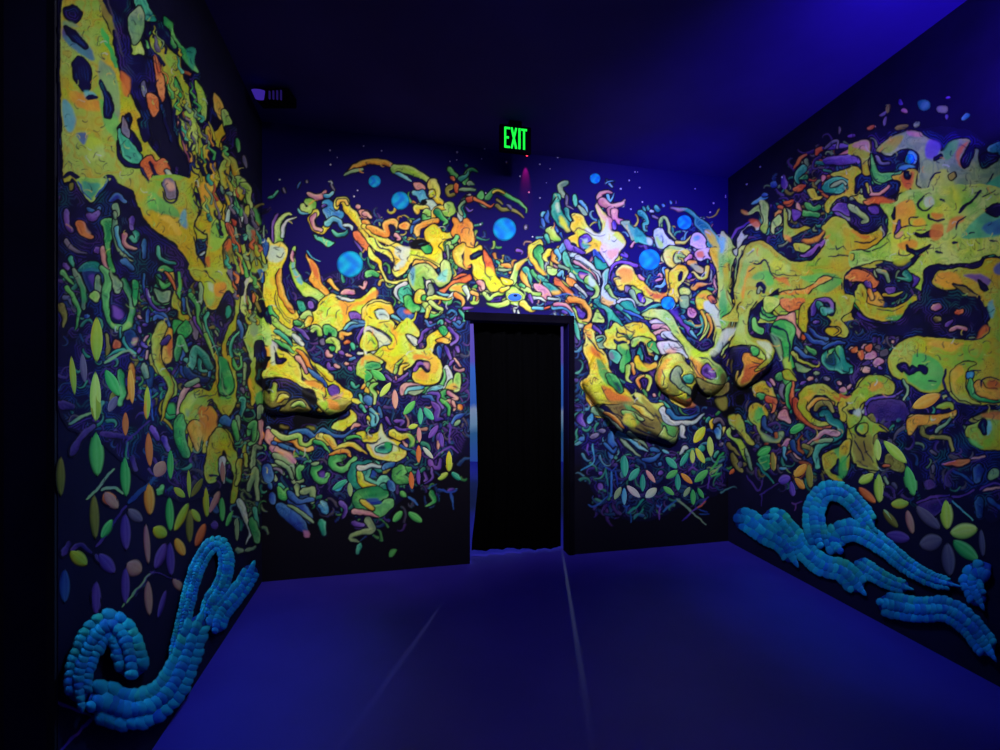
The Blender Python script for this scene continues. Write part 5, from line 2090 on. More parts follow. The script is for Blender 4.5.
# ================================================================ helpers
def link_mesh(name, verts, faces, mat, parent=None, colors=None, smooth=False):
    me = bpy.data.meshes.new(name)
    me.from_pydata([tuple(v) for v in verts], [], faces)
    if colors is not None:
        at = me.color_attributes.new('pigment', 'FLOAT_COLOR', 'POINT')
        c = np.ones((len(verts), 4), np.float32); c[:, :3] = colors
        at.data.foreach_set('color', c.ravel())
    if smooth: me.polygons.foreach_set('use_smooth', [True]*len(me.polygons))
    me.materials.append(mat); me.update()
    o = bpy.data.objects.new(name, me); COL.objects.link(o)
    if parent: o.parent = parent
    return o
def box(bm, c, s, rot=None):
    r = bmesh.ops.create_cube(bm, size=1)
    m = Matrix.Translation(c) @ (rot if rot is not None else Matrix()) @ Matrix.Diagonal((*s, 1))
    bmesh.ops.transform(bm, matrix=m, verts=r['verts'])
def bm_obj(name, bm, mat, parent=None, bevel=0):
    if bevel: bmesh.ops.bevel(bm, geom=bm.edges[:], offset=bevel, segments=2, affect='EDGES')
    me = bpy.data.meshes.new(name); bm.to_mesh(me); bm.free(); me.materials.append(mat)
    o = bpy.data.objects.new(name, me); COL.objects.link(o)
    if parent: o.parent = parent
    return o
def thing(name, label, cat, group=None):
    o = bpy.data.objects.new(name, None); COL.objects.link(o)
    o['label'] = label; o['category'] = cat
    if group: o['group'] = group
    return o
def struct(o): o['kind'] = 'structure'; return o
# ================================================================ room
V = Vector
BL, BR = V((-1.85, 3.42, 0)), V((2.25, 4.34, 0))          # foot of the back wall, left and right corner
LN = V((-1.3146, 1.309, 0))                                   # near end of the left wall
RN = V((3.105, -2.5, 0))                                   # near end of the right wall
HT = 3.58
def frame(a, b, flip=False):
    u = (b-a).normalized(); n = V((u.y, -u.x, 0))
    if flip: n = -n
    return a, u, n                                          # n points into the room
WB = frame(BL, BR); WL = frame(LN, BL); WR = frame(BR, RN)
def slab(name, fr, length, s0, s1, z0, z1, th, mat):
    a, u, n = fr
    bm = bmesh.new()
    pts = []
    for s in (s0, s1):
        for d in (0, -th):
            for z in (z0, z1): pts.append(bm.verts.new(a+u*s+n*d+V((0, 0, z))))
    for f in ((0, 1, 5, 4), (2, 6, 7, 3), (0, 2, 3, 1), (4, 5, 7, 6), (1, 3, 7, 5), (0, 4, 6, 2)): bm.faces.new([pts[i] for i in f])
    bmesh.ops.recalc_face_normals(bm, faces=bm.faces[:])
    return bm_obj(name, bm, mat)
LB, LL, LR = (BR-BL).length, (BL-LN).length, (RN-BR).length
D0, D1, DH, TH = 1.632, 2.53, 2.09, .13                    # doorway along the back wall
def back_wall():
    a, u, n = WB
    bm = bmesh.new()
    ss = [-TH, D0, D1, LB+TH]; zs = [0, DH, HT]
    g = {}
    for d in (0, 1):
        for i, s in enumerate(ss):
            for j, z in enumerate(zs): g[d, i, j] = bm.verts.new(a+u*s-n*(TH*d)+V((0, 0, z)))
    for d in (0, 1):
        for i in range(3):
            for j in range(2):
                if i == 1 and j == 0: continue
                bm.faces.new([g[d, i, j], g[d, i+1, j], g[d, i+1, j+1], g[d, i, j+1]])
    def q(*k): bm.faces.new([g[x] for x in k])
    for i in range(3): q((0, i, 2), (0, i+1, 2), (1, i+1, 2), (1, i, 2))
    for i in (0, 2): q((0, i, 0), (0, i+1, 0), (1, i+1, 0), (1, i, 0))
    for j in range(2): q((0, 0, j), (0, 0, j+1), (1, 0, j+1), (1, 0, j)); q((0, 3, j), (0, 3, j+1), (1, 3, j+1), (1, 3, j))
    q((0, 1, 0), (0, 1, 1), (1, 1, 1), (1, 1, 0)); q((0, 2, 0), (0, 2, 1), (1, 2, 1), (1, 2, 0)); q((0, 1, 1), (0, 2, 1), (1, 2, 1), (1, 1, 1))
    bmesh.ops.recalc_face_normals(bm, faces=bm.faces[:])
    return bm_obj('wall_back', bm, M_SKY)
struct(back_wall())
struct(slab('wall_left', WL, LL, 0, LL, 0, HT, TH, M_WALLS))
struct(slab('wall_right', WR, LR, 0, LR, 0, HT, TH, M_WALLS))
bm = bmesh.new(); box(bm, (-2.318, 1.306, HT/2), (2.0, .008, HT)); struct(bm_obj('wall_entry', bm, M_ENTRY))
bm = bmesh.new(); box(bm, (-3.36, -.65, HT/2), (.1, 3.9, HT)); struct(bm_obj('wall_side', bm, M_BLACK))
bm = bmesh.new(); box(bm, (-.1, -2.56, HT/2), (6.6, .1, HT)); struct(bm_obj('wall_rear', bm, M_BLACK))
bm = bmesh.new(); box(bm, (0, 3.3, -.05), (7.4, 12, .1)); struct(bm_obj('floor', bm, M_FLOOR))
bm = bmesh.new(); box(bm, (0, 3.3, HT+.05), (7.4, 12, .1)); struct(bm_obj('ceiling', bm, M_CEIL))
# black casing round the doorway
def casing():
    a, u, n = WB
    rot = Matrix.Rotation(math.atan2(u.y, u.x), 4, 'Z')
    bm = bmesh.new()
    box(bm, a+u*((D0+D1)/2)+n*.006+V((0, 0, DH+.035)), (D1-D0+.10, .02, .07), rot)
    box(bm, a+u*(D1+.028)+n*.006+V((0, 0, DH/2)), (.05, .02, DH), rot)
    return bm_obj('trim_1', bm, M_BLACK, bevel=.003)
struct(casing())
# passage behind the curtain
bm = bmesh.new(); box(bm, (-3.3, 6.3, HT/2), (.1, 5.6, HT)); struct(bm_obj('wall_passage_left', bm, M_BLACK))
bm = bmesh.new(); box(bm, (3.3, 6.8, HT/2), (.1, 4.7, HT)); struct(bm_obj('wall_passage_right', bm, M_BLACK))
def passage_wall():
    m, nt, b = principled('passage_mural_paint', (0, 0, 0), .9, .05)
    g = nt.nodes.new('ShaderNodeNewGeometry'); s = nt.nodes.new('ShaderNodeSeparateXYZ')
    n = nt.nodes.new('ShaderNodeTexNoise'); n.inputs['Scale'].default_value = 4; n.inputs['Detail'].default_value = 6
    nt.links.new(g.outputs['Position'], n.inputs['Vector']); nt.links.new(g.outputs['Position'], s.inputs[0])
    ad = nt.nodes.new('ShaderNodeMath'); ad.operation = 'MULTIPLY_ADD'; ad.inputs[1].default_value = .25
    nt.links.new(n.outputs['Fac'], ad.inputs[0]); nt.links.new(s.outputs['Z'], ad.inputs[2])
    mr = nt.nodes.new('ShaderNodeMapRange'); mr.inputs['From Min'].default_value = .1; mr.inputs['From Max'].default_value = 3.1
    nt.links.new(ad.outputs[0], mr.inputs['Value'])
    r = nt.nodes.new('ShaderNodeValToRGB'); cr = r.color_ramp
    stops = [(0, (.1, .25, .7)), (.2, (.1, .35, .5)), (.27, (.5, .8, .75)), (.36, (.75, .85, .8)), (.40, (.1, .3, .75)), (.66, (.12, .35, .85)), (.7, (.3, .2, .7)), (1, (.35, .2, .7))]
    cr.elements[0].position, cr.elements[0].color = 0, (*stops[0][1], 1); cr.elements[1].position, cr.elements[1].color = 1, (*stops[-1][1], 1)
    for p, c in stops[1:-1]: cr.elements.new(p).color = (*c, 1)
    nt.links.new(mr.outputs[0], r.inputs[0]); nt.links.new(r.outputs[0], b.inputs['Base Color'])
    return m
bm = bmesh.new(); box(bm, (0, 9.15, HT/2), (6.8, .1, HT)); struct(bm_obj('wall_passage_end', bm, passage_wall()))
# ================================================================ mapping of the photograph onto the three wall planes
CAM = np.array([0, 0, EYE])
def on_wall(fr, X, Y, h=0.0):
    """photo pixel -> point on the wall (h metres in front of it)"""
    a, u, n = fr; n = np.array(n); P0 = np.array(a)
    X = np.asarray(X, float); Y = np.asarray(Y, float); h = np.asarray(h, float)
    d = np.stack([(X-500)/FPX, np.ones_like(X), (HORIZON-Y)/FPX], -1)
    k = ((P0-CAM)@n + h)/(d@n)
    return CAM+d*k[..., None]
def wall_for(x): return WL if x < 262 else (WB if x < 728 else WR)
# ================================================================ the painting
GROUND = lin((9, 7, 30))
canvas[:] = (.0075, .006, .037)
canvas[:, int(262*SS):int(728*SS)] = (.005, .004, .012)
canvas[:int((330+PADY)*SS), int(262*SS):int(728*SS)] = (.007, .0035, .09)
fill_all(); run(TRACE); echo_lines(); strands(); flow_warp()
def px_grid(fr, x0, x1, y0, y1, keep=None, height=None, off=.002):
    ix = np.arange(int(x0*SS), int(x1*SS)+1); iy = np.arange(int((y0+PADY)*SS), int((y1+PADY)*SS)+1)
    ix = ix[(ix >= 0) & (ix < CW)]; iy = iy[(iy >= 0) & (iy < CH)]
    GX, GY = np.meshgrid(ix, iy)
    h = off if height is None else height(GX/SS, GY/SS-PADY)
    P = on_wall(fr, GX/SS, GY/SS-PADY, h)
    C = canvas[GY, GX]; K = (cover[GY, GX] > .35) if keep is None else keep(GX/SS, GY/SS-PADY)
    if fr is WB:                    # nothing is painted across the doorway or its casing
        sx = (P-np.array(WB[0]))@np.array(WB[1]); K &= ~((sx > D0-.006) & (sx < D1+.055) & (P[..., 2] < DH+.07))
    K &= P[..., 2] < HT-.01; K &= P[..., 2] > .005
    return P, C, K
def grid_mesh(name, P, C, K, mat, parent=None, smooth=False):
    F = K[:-1, :-1] | K[1:, :-1] | K[:-1, 1:] | K[1:, 1:] if not smooth else (K[:-1, :-1] & K[1:, :-1] & K[:-1, 1:] & K[1:, 1:])
    H_, W_ = K.shape
    idx = np.arange(H_*W_).reshape(H_, W_)
    q = np.stack([idx[1:, :-1][F], idx[1:, 1:][F], idx[:-1, 1:][F], idx[:-1, :-1][F]], 1)
    used = np.unique(q); remap = np.zeros(H_*W_, np.int64); remap[used] = np.arange(len(used)); q = remap[q]
    v = P.reshape(-1, 3)[used]; c = C.reshape(-1, 3)[used]
    me = bpy.data.meshes.new(name)
    me.vertices.add(len(v)); me.vertices.foreach_set('co', v.astype(np.float32).ravel())
    me.loops.add(q.size); me.loops.foreach_set('vertex_index', q.astype(np.int32).ravel())
    me.polygons.add(len(q)); me.polygons.foreach_set('loop_start', np.arange(0, q.size, 4, dtype=np.int32))
    if smooth: me.polygons.foreach_set('use_smooth', np.ones(len(q), bool))
    me.update(calc_edges=True)
    at = me.color_attributes.new('pigment', 'FLOAT_COLOR', 'POINT')
    cc = np.ones((len(v), 4), np.float32); cc[:, :3] = c; at.data.foreach_set('color', cc.ravel())
    me.materials.append(mat); me.validate()
    o = bpy.data.objects.new(name, me); COL.objects.link(o)
    if parent: o.parent = parent
    return o
mur = {}
for key, fr, x0, x1, lab in (('L', WL, 58.5, 262.3, 'yellow and green flame mural covering the narrow wall on the left'),
                        ('B', WB, 262, 728.1, 'psychedelic flame mural with blue planets around the doorway'),
                        ('R', WR, 728.2, 1003.5, 'swirling lime and orange mural covering the wall on the right')):
    t = thing('mural', lab, 'mural'); mur[key] = t
    P, C, K = px_grid(fr, x0, x1, -PADY+1, 780)
    grid_mesh('painted_flames', P, C, K, M_PAINT, t)
def mural_of(x): return mur['L'] if x < 262 else (mur['B'] if x < 728 else mur['R'])
# ---- petals
PETALS = """f 110 460 150 62 35 g;f 170 580 150 52 -52 l;f 250 660 165 52 88 p;h 370 65 150 58 -50 g;h 460 135 145 45 90 t;h 530 115 130 58 52 t;h 400 220 85 42 -15 l
h 450 290 130 40 88 p;h 447 450 150 44 90 O;h 525 440 130 38 48 w;h 570 265 135 50 -53 v;h 700 510 172 50 90 y;h 650 635 100 34 -35 l;h 760 635 100 34 38 t;h 387 670 150 46 86 O;h 445 640 130 34 88 v;h 635 330 120 44 85 v
M 415 270 75 25 -35 t;M 458 290 60 22 86 G;M 657 402 58 22 -50 g;M 730 405 70 24 35 g
q 372 350 140 50 88 t;q 432 403 102 46 -50 t;q 485 455 112 34 90 t;q 535 415 100 30 54 p;q 428 510 112 40 42 W;q 538 518 92 52 -40 w;q 330 520 90 36 -62 G;q 370 540 110 32 90 c;q 840 155 122 56 -56 y;q 908 228 130 42 86 l
q 665 330 100 44 45 t;q 745 310 100 36 -60 t;q 797 290 92 32 88 l;q 845 285 112 40 60 y;q 668 402 88 42 -35 g;q 705 450 110 36 88 t;q 760 428 98 34 42 o;q 852 413 114 48 -42 g;q 648 505 86 36 38 g;q 762 512 75 30 -58 G;q 800 545 100 34 88 g;q 848 520 75 28 60 g
x 308 325 92 46 -30 g;x 362 385 120 26 86 n;x 435 498 80 52 -20 v;x 482 555 95 34 80 v;x 590 475 150 46 86 n;x 535 440 110 56 -45 o;x 530 520 92 40 48 o;x 510 178 92 48 -25 g;x 105 447 46 20 -50 O
y 235 310 140 48 86 l;y 345 325 200 62 44 l;y 165 490 110 48 -32 l;y 245 550 180 54 88 l;y 440 505 190 66 76 g;y 170 595 142 40 42 O;y 375 648 112 50 -5 y;y 300 720 90 22 50 G
N 700 240 80 20 76 p;N 635 230 75 20 50 n;N 822 215 98 36 87 l;N 880 270 92 44 -10 l;N 885 335 104 38 38 g;N 828 365 110 38 85 m;N 770 308 78 48 -14 m;N 760 225 110 34 44 m;N 660 290 80 34 10 v;N 940 310 90 16 85 m
w 540 632 195 80 -25 o
I 322 465 150 42 90 y;I 318 655 165 38 90 l;I 243 585 130 22 85 y;I 278 560 100 24 85 m;I 375 610 100 38 62 g;I 437 620 120 24 86 o;I 491 675 110 22 90 y;I 376 680 60 28 -62 m
J 320 25 90 36 90 y;J 322 180 145 42 88 g;J 418 80 80 22 90 O;J 488 30 70 18 90 o;J 497 165 115 26 87 O;J 202 255 130 24 90 n;J 418 255 132 28 88 g;J 315 390 145 26 88 n;J 498 330 105 30 88 o;J 568 215 100 22 90 g;J 533 230 60 44 -60 p;J 370 335 70 34 50 p
J 357 430 72 24 -60 g;J 418 440 120 30 88 v;J 450 385 62 30 40 m;J 533 440 52 36 28 y;J 566 380 112 22 88 g;J 598 308 50 24 42 y;J 630 280 95 14 88 y;J 657 292 75 22 -58 n;J 605 390 102 22 -64 y;J 652 385 50 20 56 y;J 632 420 110 20 90 n;J 688 340 100 18 88 y;J 715 340 80 20 -66 p;J 740 365 80 16 88 g;J 765 395 56 12 -68 g
J 668 450 82 22 -68 O;J 600 490 64 26 64 o;J 715 418 26 26 0 v;J 790 430 80 14 90 G;J 742 240 70 16 88 p;J 490 480 132 16 86 p;J 535 520 92 28 -68 v;J 568 530 110 24 87 v;J 447 560 56 50 28 p;J 595 617 56 22 48 p;J 418 620 122 24 90 v;J 495 660 115 22 87 p;J 540 680 95 14 -74 v;J 262 527 72 38 40 y;J 215 620 110 30 90 b;J 320 660 110 28 90 v;J 355 545 82 38 50 v"""
TILE['N'] = (700, 450, .3); TILE['K'] = (0, 540, .28)
rnd = random.Random(5)
DIM = {'J': .55, 'N': .6, 'I': .8}
def petal(tile, cx, cy, ln, wd_, ang, pal):
    x0, y0, s = TILE[tile]
    if pal == 'y' and tile in 'IJNxyw': pal = 'Y'
    cx, cy, ln, wd_, ang = x0+cx*s, y0+cy*s, ln*s, wd_*s, math.radians(ang)
    fr = wall_for(cx)
    P = LP[pal]; jit = rnd.random()
    dim = DIM.get(tile, 1.0) if pal in 'vmbpn' else (.8 if tile == 'J' else 1.0)
    n = 14; verts = []; cols = []; faces = []
    ca, sa = math.cos(ang), math.sin(ang)
    rows = (-1.22, -.93, -.45, 0, .45, .93, 1.22)
    hs = (.0005, .0022, .0032, .0036, .0032, .0022, .0005)
    for i in range(n+1):
        t = i/n; a = (t-.5)*ln
        wv = wd_/2*max(0, math.sin(math.pi*t))**.72
        for k, (r, hh) in enumerate(zip(rows, hs)):
            b = r*wv if abs(r) < 1 else (r/abs(r))*(wv+.9+.08*wd_)
            if k in (0, 6) and (i in (0, n)): b *= .6
            ext = 1.0 if 0 < i < n else 1.04
            x = cx+a*ext*ca-b*sa; y = cy+a*ext*sa+b*ca
            verts.append(on_wall(fr, x, y, hh))
            if k in (0, 6) or i in (0, n): c = LINE
            else:
                m1 = P[0]*(1-t)+P[1]*t
                m1 = m1*(1-jit*.4)+P[2+(jit > .5)]*jit*.4
                if k in (1,): m1 = m1*.55+P[4]*.45
                if k in (5,): m1 = m1*.55+P[5]*.45
                if k == 3: m1 = m1*.75+P[4]*.25
                c = m1*dim
            cols.append(c)
    w = len(rows)
    for i in range(n):
        for k in range(w-1): faces.append((i*w+k, i*w+k+1, (i+1)*w+k+1, (i+1)*w+k))
    return link_mesh('petal', verts, faces, M_PETAL, mural_of(cx), np.array(cols))
for row in PETALS.replace('\n', ';').split(';'):
    q = row.split()
    petal(q[0], *[float(z) for z in q[1:6]], q[6])
# ---- painted planets, stars and the eye over the door
def disc(name, cx, cy, rx, ry, colf, parent, h=.004, rings=7, seg=36, dome=.012, ang=0):
    fr = wall_for(cx); verts = [on_wall(fr, cx, cy, h+dome)]; cols = [colf(0, 0, 0)]; faces = []
    ca, sa = math.cos(ang), math.sin(ang)
    for r in range(1, rings+1):
        f = r/rings
        for k in range(seg):
            a = 2*math.pi*k/seg; dx, dy = math.cos(a)*f, math.sin(a)*f
            verts.append(on_wall(fr, cx+dx*rx*ca-dy*ry*sa, cy+dx*rx*sa+dy*ry*ca, h+dome*math.sqrt(max(0, 1-f*f)) if r < rings else .0005))
            cols.append(colf(f, dx, dy))
    for k in range(seg): faces.append((0, 1+k, 1+(k+1) % seg))
    for r in range(rings-1):
        b0 = 1+r*seg; b1 = b0+seg
        for k in range(seg): faces.append((b0+k, b1+k, b1+(k+1) % seg, b0+(k+1) % seg))
    return link_mesh(name, verts, faces, M_PETAL, parent, np.array(cols))
def planet_col(seed):
    r = random.Random(seed); ph = [r.uniform(0, 6) for _ in range(4)]
    c0, c1, c2 = lin((16, 120, 235)), lin((20, 170, 225)), lin((30, 80, 190))
    def f(rad, x, y):
        v = .5+.5*math.sin(5*x+ph[0]+2*math.sin(3*y+ph[1])); u = .5+.5*math.sin(7*y+ph[2]+2*math.sin(4*x+ph[3]))
        c = c0*(1-v)+c1*v; c = c*(1-.35*u)+c2*.35*u
        return c*(1.0 if rad < .97 else .35)
    return f
for i, (x, y, r) in enumerate([(350, 264.3, 13.4), (374.6, 181.4, 6.4), (400.3, 200.7, 9.3), (504.5, 229.2, 11.8), (595, 178.5, 5.5), (649.5, 259.7, 10.8), (684.4, 222.4, 7.5), (667.8, 303.3, 6.8), (910, 159, 4.5)]):
    disc('planet' if i < 8 else 'blue_ball', x, y, r, r*(1.0 if i < 8 else 1.2), planet_col(i), mural_of(x))
STARS = [(240,140,.24,[(375,43),(405,73),(377,103),(165,165),(490,210),(475,235),(515,25),(590,45),(948,22),(905,50),(903,83),(875,90),(860,185)]),
 (430,100,.24,[(157,188),(113,218),(228,203),(215,245),(83,255),(318,258),(532,240),(457,268),(500,287),(375,318),(485,345),(412,385),(458,408),(232,388),(210,518),(427,570),(400,530),(830,335),(872,365),(865,300),(795,370),(885,425)]),
 (560,160,.24,[(288,85),(332,115),(253,120),(312,50),(563,120),(625,218),(690,155),(295,205),(640,180),(835,28),(780,100),(925,72)]),
 (700,80,.3,[(200,290),(155,348),(85,385),(35,440)])]
WHT = lin((215, 205, 250))
for x0, y0, s, L in STARS:
    for (a, b) in L:
        x, y = x0+a*s, y0+b*s; r = rnd.choice([.6, .75, .95, 1.15])
        disc('star', x, y, r, r, lambda f, dx, dy: WHT*(1-.5*f), mural_of(x), rings=2, seg=8, dome=.003)
eye = disc('eye', 514.8, 297.2, 8.6, 5.0, lambda f, x, y: (lin((60, 120, 225))*(1-f*.3) if f < .8 else lin((200, 215, 90)) if f < .95 else LINE), mur['B'], rings=8)
disc('pupil', 515.4, 295.6, 2.6, 1.6, lambda f, x, y: lin((15, 20, 80)), eye, h=.018, rings=3, seg=16, dome=.002)
# ================================================================ sculpted muzzles that stand out from the wall
def sculpture(label, fr, poly, H, dmax, ridge=.25):
    P2 = spline(poly, True, 5)
    x0, y0 = P2.min(0)-1; x1, y1 = P2.max(0)+1
    if fr is WB: x1 = min(x1, 727.5); x0 = max(x0, 262.5)
    if fr is WR: x0 = max(x0, 728.6)
    def height(X, Y):
        ins = inside(X, Y, P2); D, _ = edge_dist(X.astype(np.float32), Y.astype(np.float32), P2)
        f = np.clip(D/dmax, 0, 1); h = H*np.sqrt(np.clip(1-(1-f)**2, 0, 1))
        iy = np.clip(((Y+PADY)*SS).astype(int), 0, CH-1); ix = np.clip((X*SS).astype(int), 0, CW-1)
        lum = canvas[iy, ix].sum(-1)/3
        h = h*(1-ridge+ridge*np.clip(NA[iy, ix]*.6+np.clip(lum*1.6, 0, 1)*.4, 0, 1))
        return np.where(ins, np.maximum(h, .003), -.002)
    def keep(X, Y):
        D, _ = edge_dist(X.astype(np.float32), Y.astype(np.float32), P2)
        return inside(X, Y, P2) | (D < 1.0)
    P, C, K = px_grid(fr, x0, x1, y0, y1, keep=keep, height=height)
    o = grid_mesh('animal_muzzle', P, C, K, M_RELIEF, None, smooth=True)
    o['label'] = label; o['category'] = 'sculpture'
    return o
sculpture('long olive and yellow beast muzzle jutting from the corner left of the doorway', WB,
          [(264, 392), (272, 377), (283, 374), (298, 381), (316, 391), (330, 396), (343, 398), (352, 398), (350, 408), (336, 415), (318, 415), (300, 412), (284, 415), (266, 411)], .11, 9)
sculpture('drooping green and orange beast snout to the right of the doorway', WB,
          [(582, 384), (588, 368), (596, 352), (606, 368), (618, 388), (636, 400), (652, 408), (664, 415), (676, 427), (678, 440), (668, 445), (652, 440), (634, 436), (616, 432), (606, 420), (594, 404)], .13, 12)
sculpture('rounded yellow beast muzzle high beside the right corner', WB,
          [(656, 378), (660, 364), (669, 354), (680, 354), (688, 366), (696, 377), (697, 392), (690, 404), (680, 402), (668, 395), (658, 388)], .13, 12)
sculpture('small yellow nose with a violet nostril tucked into the right corner', WB,
          [(692, 360), (702, 352), (714, 350), (723, 360), (727, 374), (724, 386), (712, 395), (700, 392), (694, 380)], .11, 10)
sculpture('orange and yellow open snout at the near side of the right corner', WR,
          [(731, 349), (745, 346), (760, 348), (772, 356), (771, 368), (762, 376), (752, 384), (740, 388), (733, 380), (730, 364)], .09, 9)
# ================================================================ scaly tentacles along the foot of the walls
CY = [lin(c) for c in ((16, 120, 235), (20, 160, 230), (30, 190, 200), (60, 215, 130), (22, 85, 225), (28, 55, 190))]
def tentacle(label, tile, pts, w0, w1, lift=.03, tip=.35, green=.4, group=None, seed=1):
    x0, y0, s = TILE[tile]
    p = spline([(x0+a*s, y0+b*s) for a, b in pts], False, 14)
    seg = np.linalg.norm(np.diff(p, axis=0), axis=1); L = np.concatenate([[0], np.cumsum(seg)]); T = L/L[-1]
    fr = wall_for(p[:, 0].mean()); r = random.Random(seed)
    lo_x, hi_x = (59, 261) if fr is WL else ((262, 727) if fr is WB else (729.5, 1100))
    def at(t):
        i = min(len(T)-2, max(0, int(np.searchsorted(T, t)-1))); u = (t-T[i])/max(1e-6, T[i+1]-T[i])
        q = p[i]*(1-u)+p[i+1]*u; d = p[i+1]-p[i]; d = d/np.linalg.norm(d)
        return q, d
    def width(t):
        w = (w0*(1-t)+w1*t)*s
        return w*min(1, (tip+(1-tip)*min(1, t/.10)))*min(1, tip+(1-tip)*min(1, (1-t)/.10))
    root = thing('tentacle', label, 'tentacle', group)
    # body : half-round ribbon
    N = max(20, int(L[-1]/2)); verts = []; cols = []; faces = []; M = 8
    for i in range(N+1):
        q, d = at(i/N); w = width(i/N)*min(1, .15+min(i, N-i)/N*16); nn = np.array([-d[1], d[0]])
        for k in range(M+1):
            a = math.pi*k/M; off = -math.cos(a)*w*.46
            x = min(hi_x, max(lo_x, q[0]+nn[0]*off))
            verts.append(on_wall(fr, x, q[1]+nn[1]*off, .001+lift*.75*math.sin(a))); cols.append(lin((16, 60, 165)))
    for i in range(N):
        for k in range(M): faces.append((i*(M+1)+k, i*(M+1)+k+1, (i+1)*(M+1)+k+1, (i+1)*(M+1)+k))
    link_mesh('body', verts, faces, M_SCALE, root, np.array(cols), True)
    verts = []; cols = []; faces = []
    avg = (w0+w1)/2*s; step = max(2.6, avg*.22); n = max(3, int(L[-1]/step)); lanes = 3
    for row in range(n):
        for ln in ((1, 0, 2) if 1 < row < n-2 else (1,)):
            lt = (ln-1)*.72
            t = min(1, max(0, (row+.35+(.5 if ln == 1 else 0)+r.uniform(-.12, .12))/n)); q, d = at(t); w = width(t); nn = np.array([-d[1], d[0]])
            c = q+nn*lt*w*.40
            ang = (lt*1.05+r.uniform(-.15, .15))*min(1, 8*t, 8*(1-t))            # outer scales splay outwards
            dx = d*math.cos(ang)+nn*math.sin(ang); dn = np.array([-dx[1], dx[0]])
            a = w*.20*r.uniform(.85, 1.15); b = max(step*1.05, w*.24)*r.uniform(.9, 1.15)
            hb = .001+lift*.72*math.sqrt(max(0, 1-(lt*.9)**2))
            up = -(nn[1]*lt)                              # which side faces up
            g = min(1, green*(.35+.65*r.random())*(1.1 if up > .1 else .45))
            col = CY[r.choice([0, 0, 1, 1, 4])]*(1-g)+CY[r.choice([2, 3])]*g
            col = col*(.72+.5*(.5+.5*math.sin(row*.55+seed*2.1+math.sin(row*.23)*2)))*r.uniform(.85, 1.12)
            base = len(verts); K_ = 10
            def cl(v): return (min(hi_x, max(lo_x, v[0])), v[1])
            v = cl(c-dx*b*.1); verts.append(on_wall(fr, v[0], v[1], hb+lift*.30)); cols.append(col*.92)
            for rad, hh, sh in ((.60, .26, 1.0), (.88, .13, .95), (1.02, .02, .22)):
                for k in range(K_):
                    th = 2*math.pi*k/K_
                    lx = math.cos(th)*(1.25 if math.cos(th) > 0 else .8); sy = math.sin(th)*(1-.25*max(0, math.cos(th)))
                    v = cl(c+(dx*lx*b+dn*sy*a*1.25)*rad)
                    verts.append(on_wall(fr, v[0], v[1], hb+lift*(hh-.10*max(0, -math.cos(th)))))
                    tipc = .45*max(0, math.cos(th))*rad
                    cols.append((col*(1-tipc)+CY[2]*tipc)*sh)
            for k in range(K_):
                k2 = (k+1) % K_
                faces.append((base, base+1+k, base+1+k2))
                for ring in range(2):
                    o0 = base+1+ring*K_; faces.append((o0+k, o0+K_+k, o0+K_+k2, o0+k2))
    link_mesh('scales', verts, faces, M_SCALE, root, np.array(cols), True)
    return root
GL, GR = 'tentacles along the left wall', 'tentacles along the right wall'
tentacle('coiled end of a thick blue tentacle, nearest at the foot of the left wall', 'K', [(470, 500), (465, 425), (440, 345), (395, 305), (345, 335), (300, 415), (280, 500), (290, 590)], 125, 90, .045, .75, .8, GL, 1)
tentacle('narrow looped blue tentacle standing tall against the left wall', 'K', [(610, 440), (640, 350), (668, 230), (700, 110), (745, 30), (785, 15), (808, 70), (795, 150), (755, 215), (722, 280)], 52, 58, .03, .6, .35, GL, 2)
tentacle('short blue tentacle tip beside the back corner on the left wall', 'K', [(765, 335), (785, 265), (835, 205), (880, 145), (905, 85)], 75, 60, .03, .6, .2, GL, 3)
tentacle('thick blue green tentacle sweeping low along the left wall in front of the tall loop', 'K', [(305, 605), (370, 580), (450, 605), (540, 590), (610, 530), (655, 440), (690, 340), (722, 255)], 165, 75, .045, .4, .5, GL, 4)
tentacle('blue tentacle closest to the back corner on the right wall', 'N', [(110, 225), (160, 235), (215, 275), (280, 315), (318, 375)], 80, 62, .03, .6, .2, GR, 5)
tentacle('slim green blue tentacle sloping down behind the one in the right corner', 'N', [(205, 222), (255, 225), (300, 275), (350, 335), (410, 385), (480, 405), (545, 475)], 62, 78, .03, .5, .6, GR, 6)
tentacle('large arched blue tentacle standing highest on the right wall', 'N', [(405, 330), (385, 270), (380, 200), (410, 145), (470, 140), (530, 195), (582, 265)], 78, 58, .04, .55, .45, GR, 7)
tentacle('scalloped green blue tentacle under the long sloping one on the right wall', 'N', [(515, 372), (560, 400), (630, 440), (700, 462)], 62, 44, .025, .5, .6, GR, 8)
tentacle('long blue tentacle arching from the middle down to the right on the right wall', 'N', [(475, 345), (448, 310), (465, 275), (530, 272), (610, 320), (690, 385), (770, 430), (855, 452)], 84, 40, .035, .6, .35, GR, 9)
tentacle('broad blue tentacle lying lowest along the foot of the right wall', 'N', [(585, 502), (650, 520), (730, 532), (820, 532), (890, 575), (940, 635), (978, 690)], 85, 78, .045, .45, .3, GR, 10)
tentacle('stubby blue tentacle stump at the far right edge of the right wall', 'N', [(965, 425), (925, 410), (905, 445), (940, 520)], 95, 55, .035, .7, .2, GR, 11)
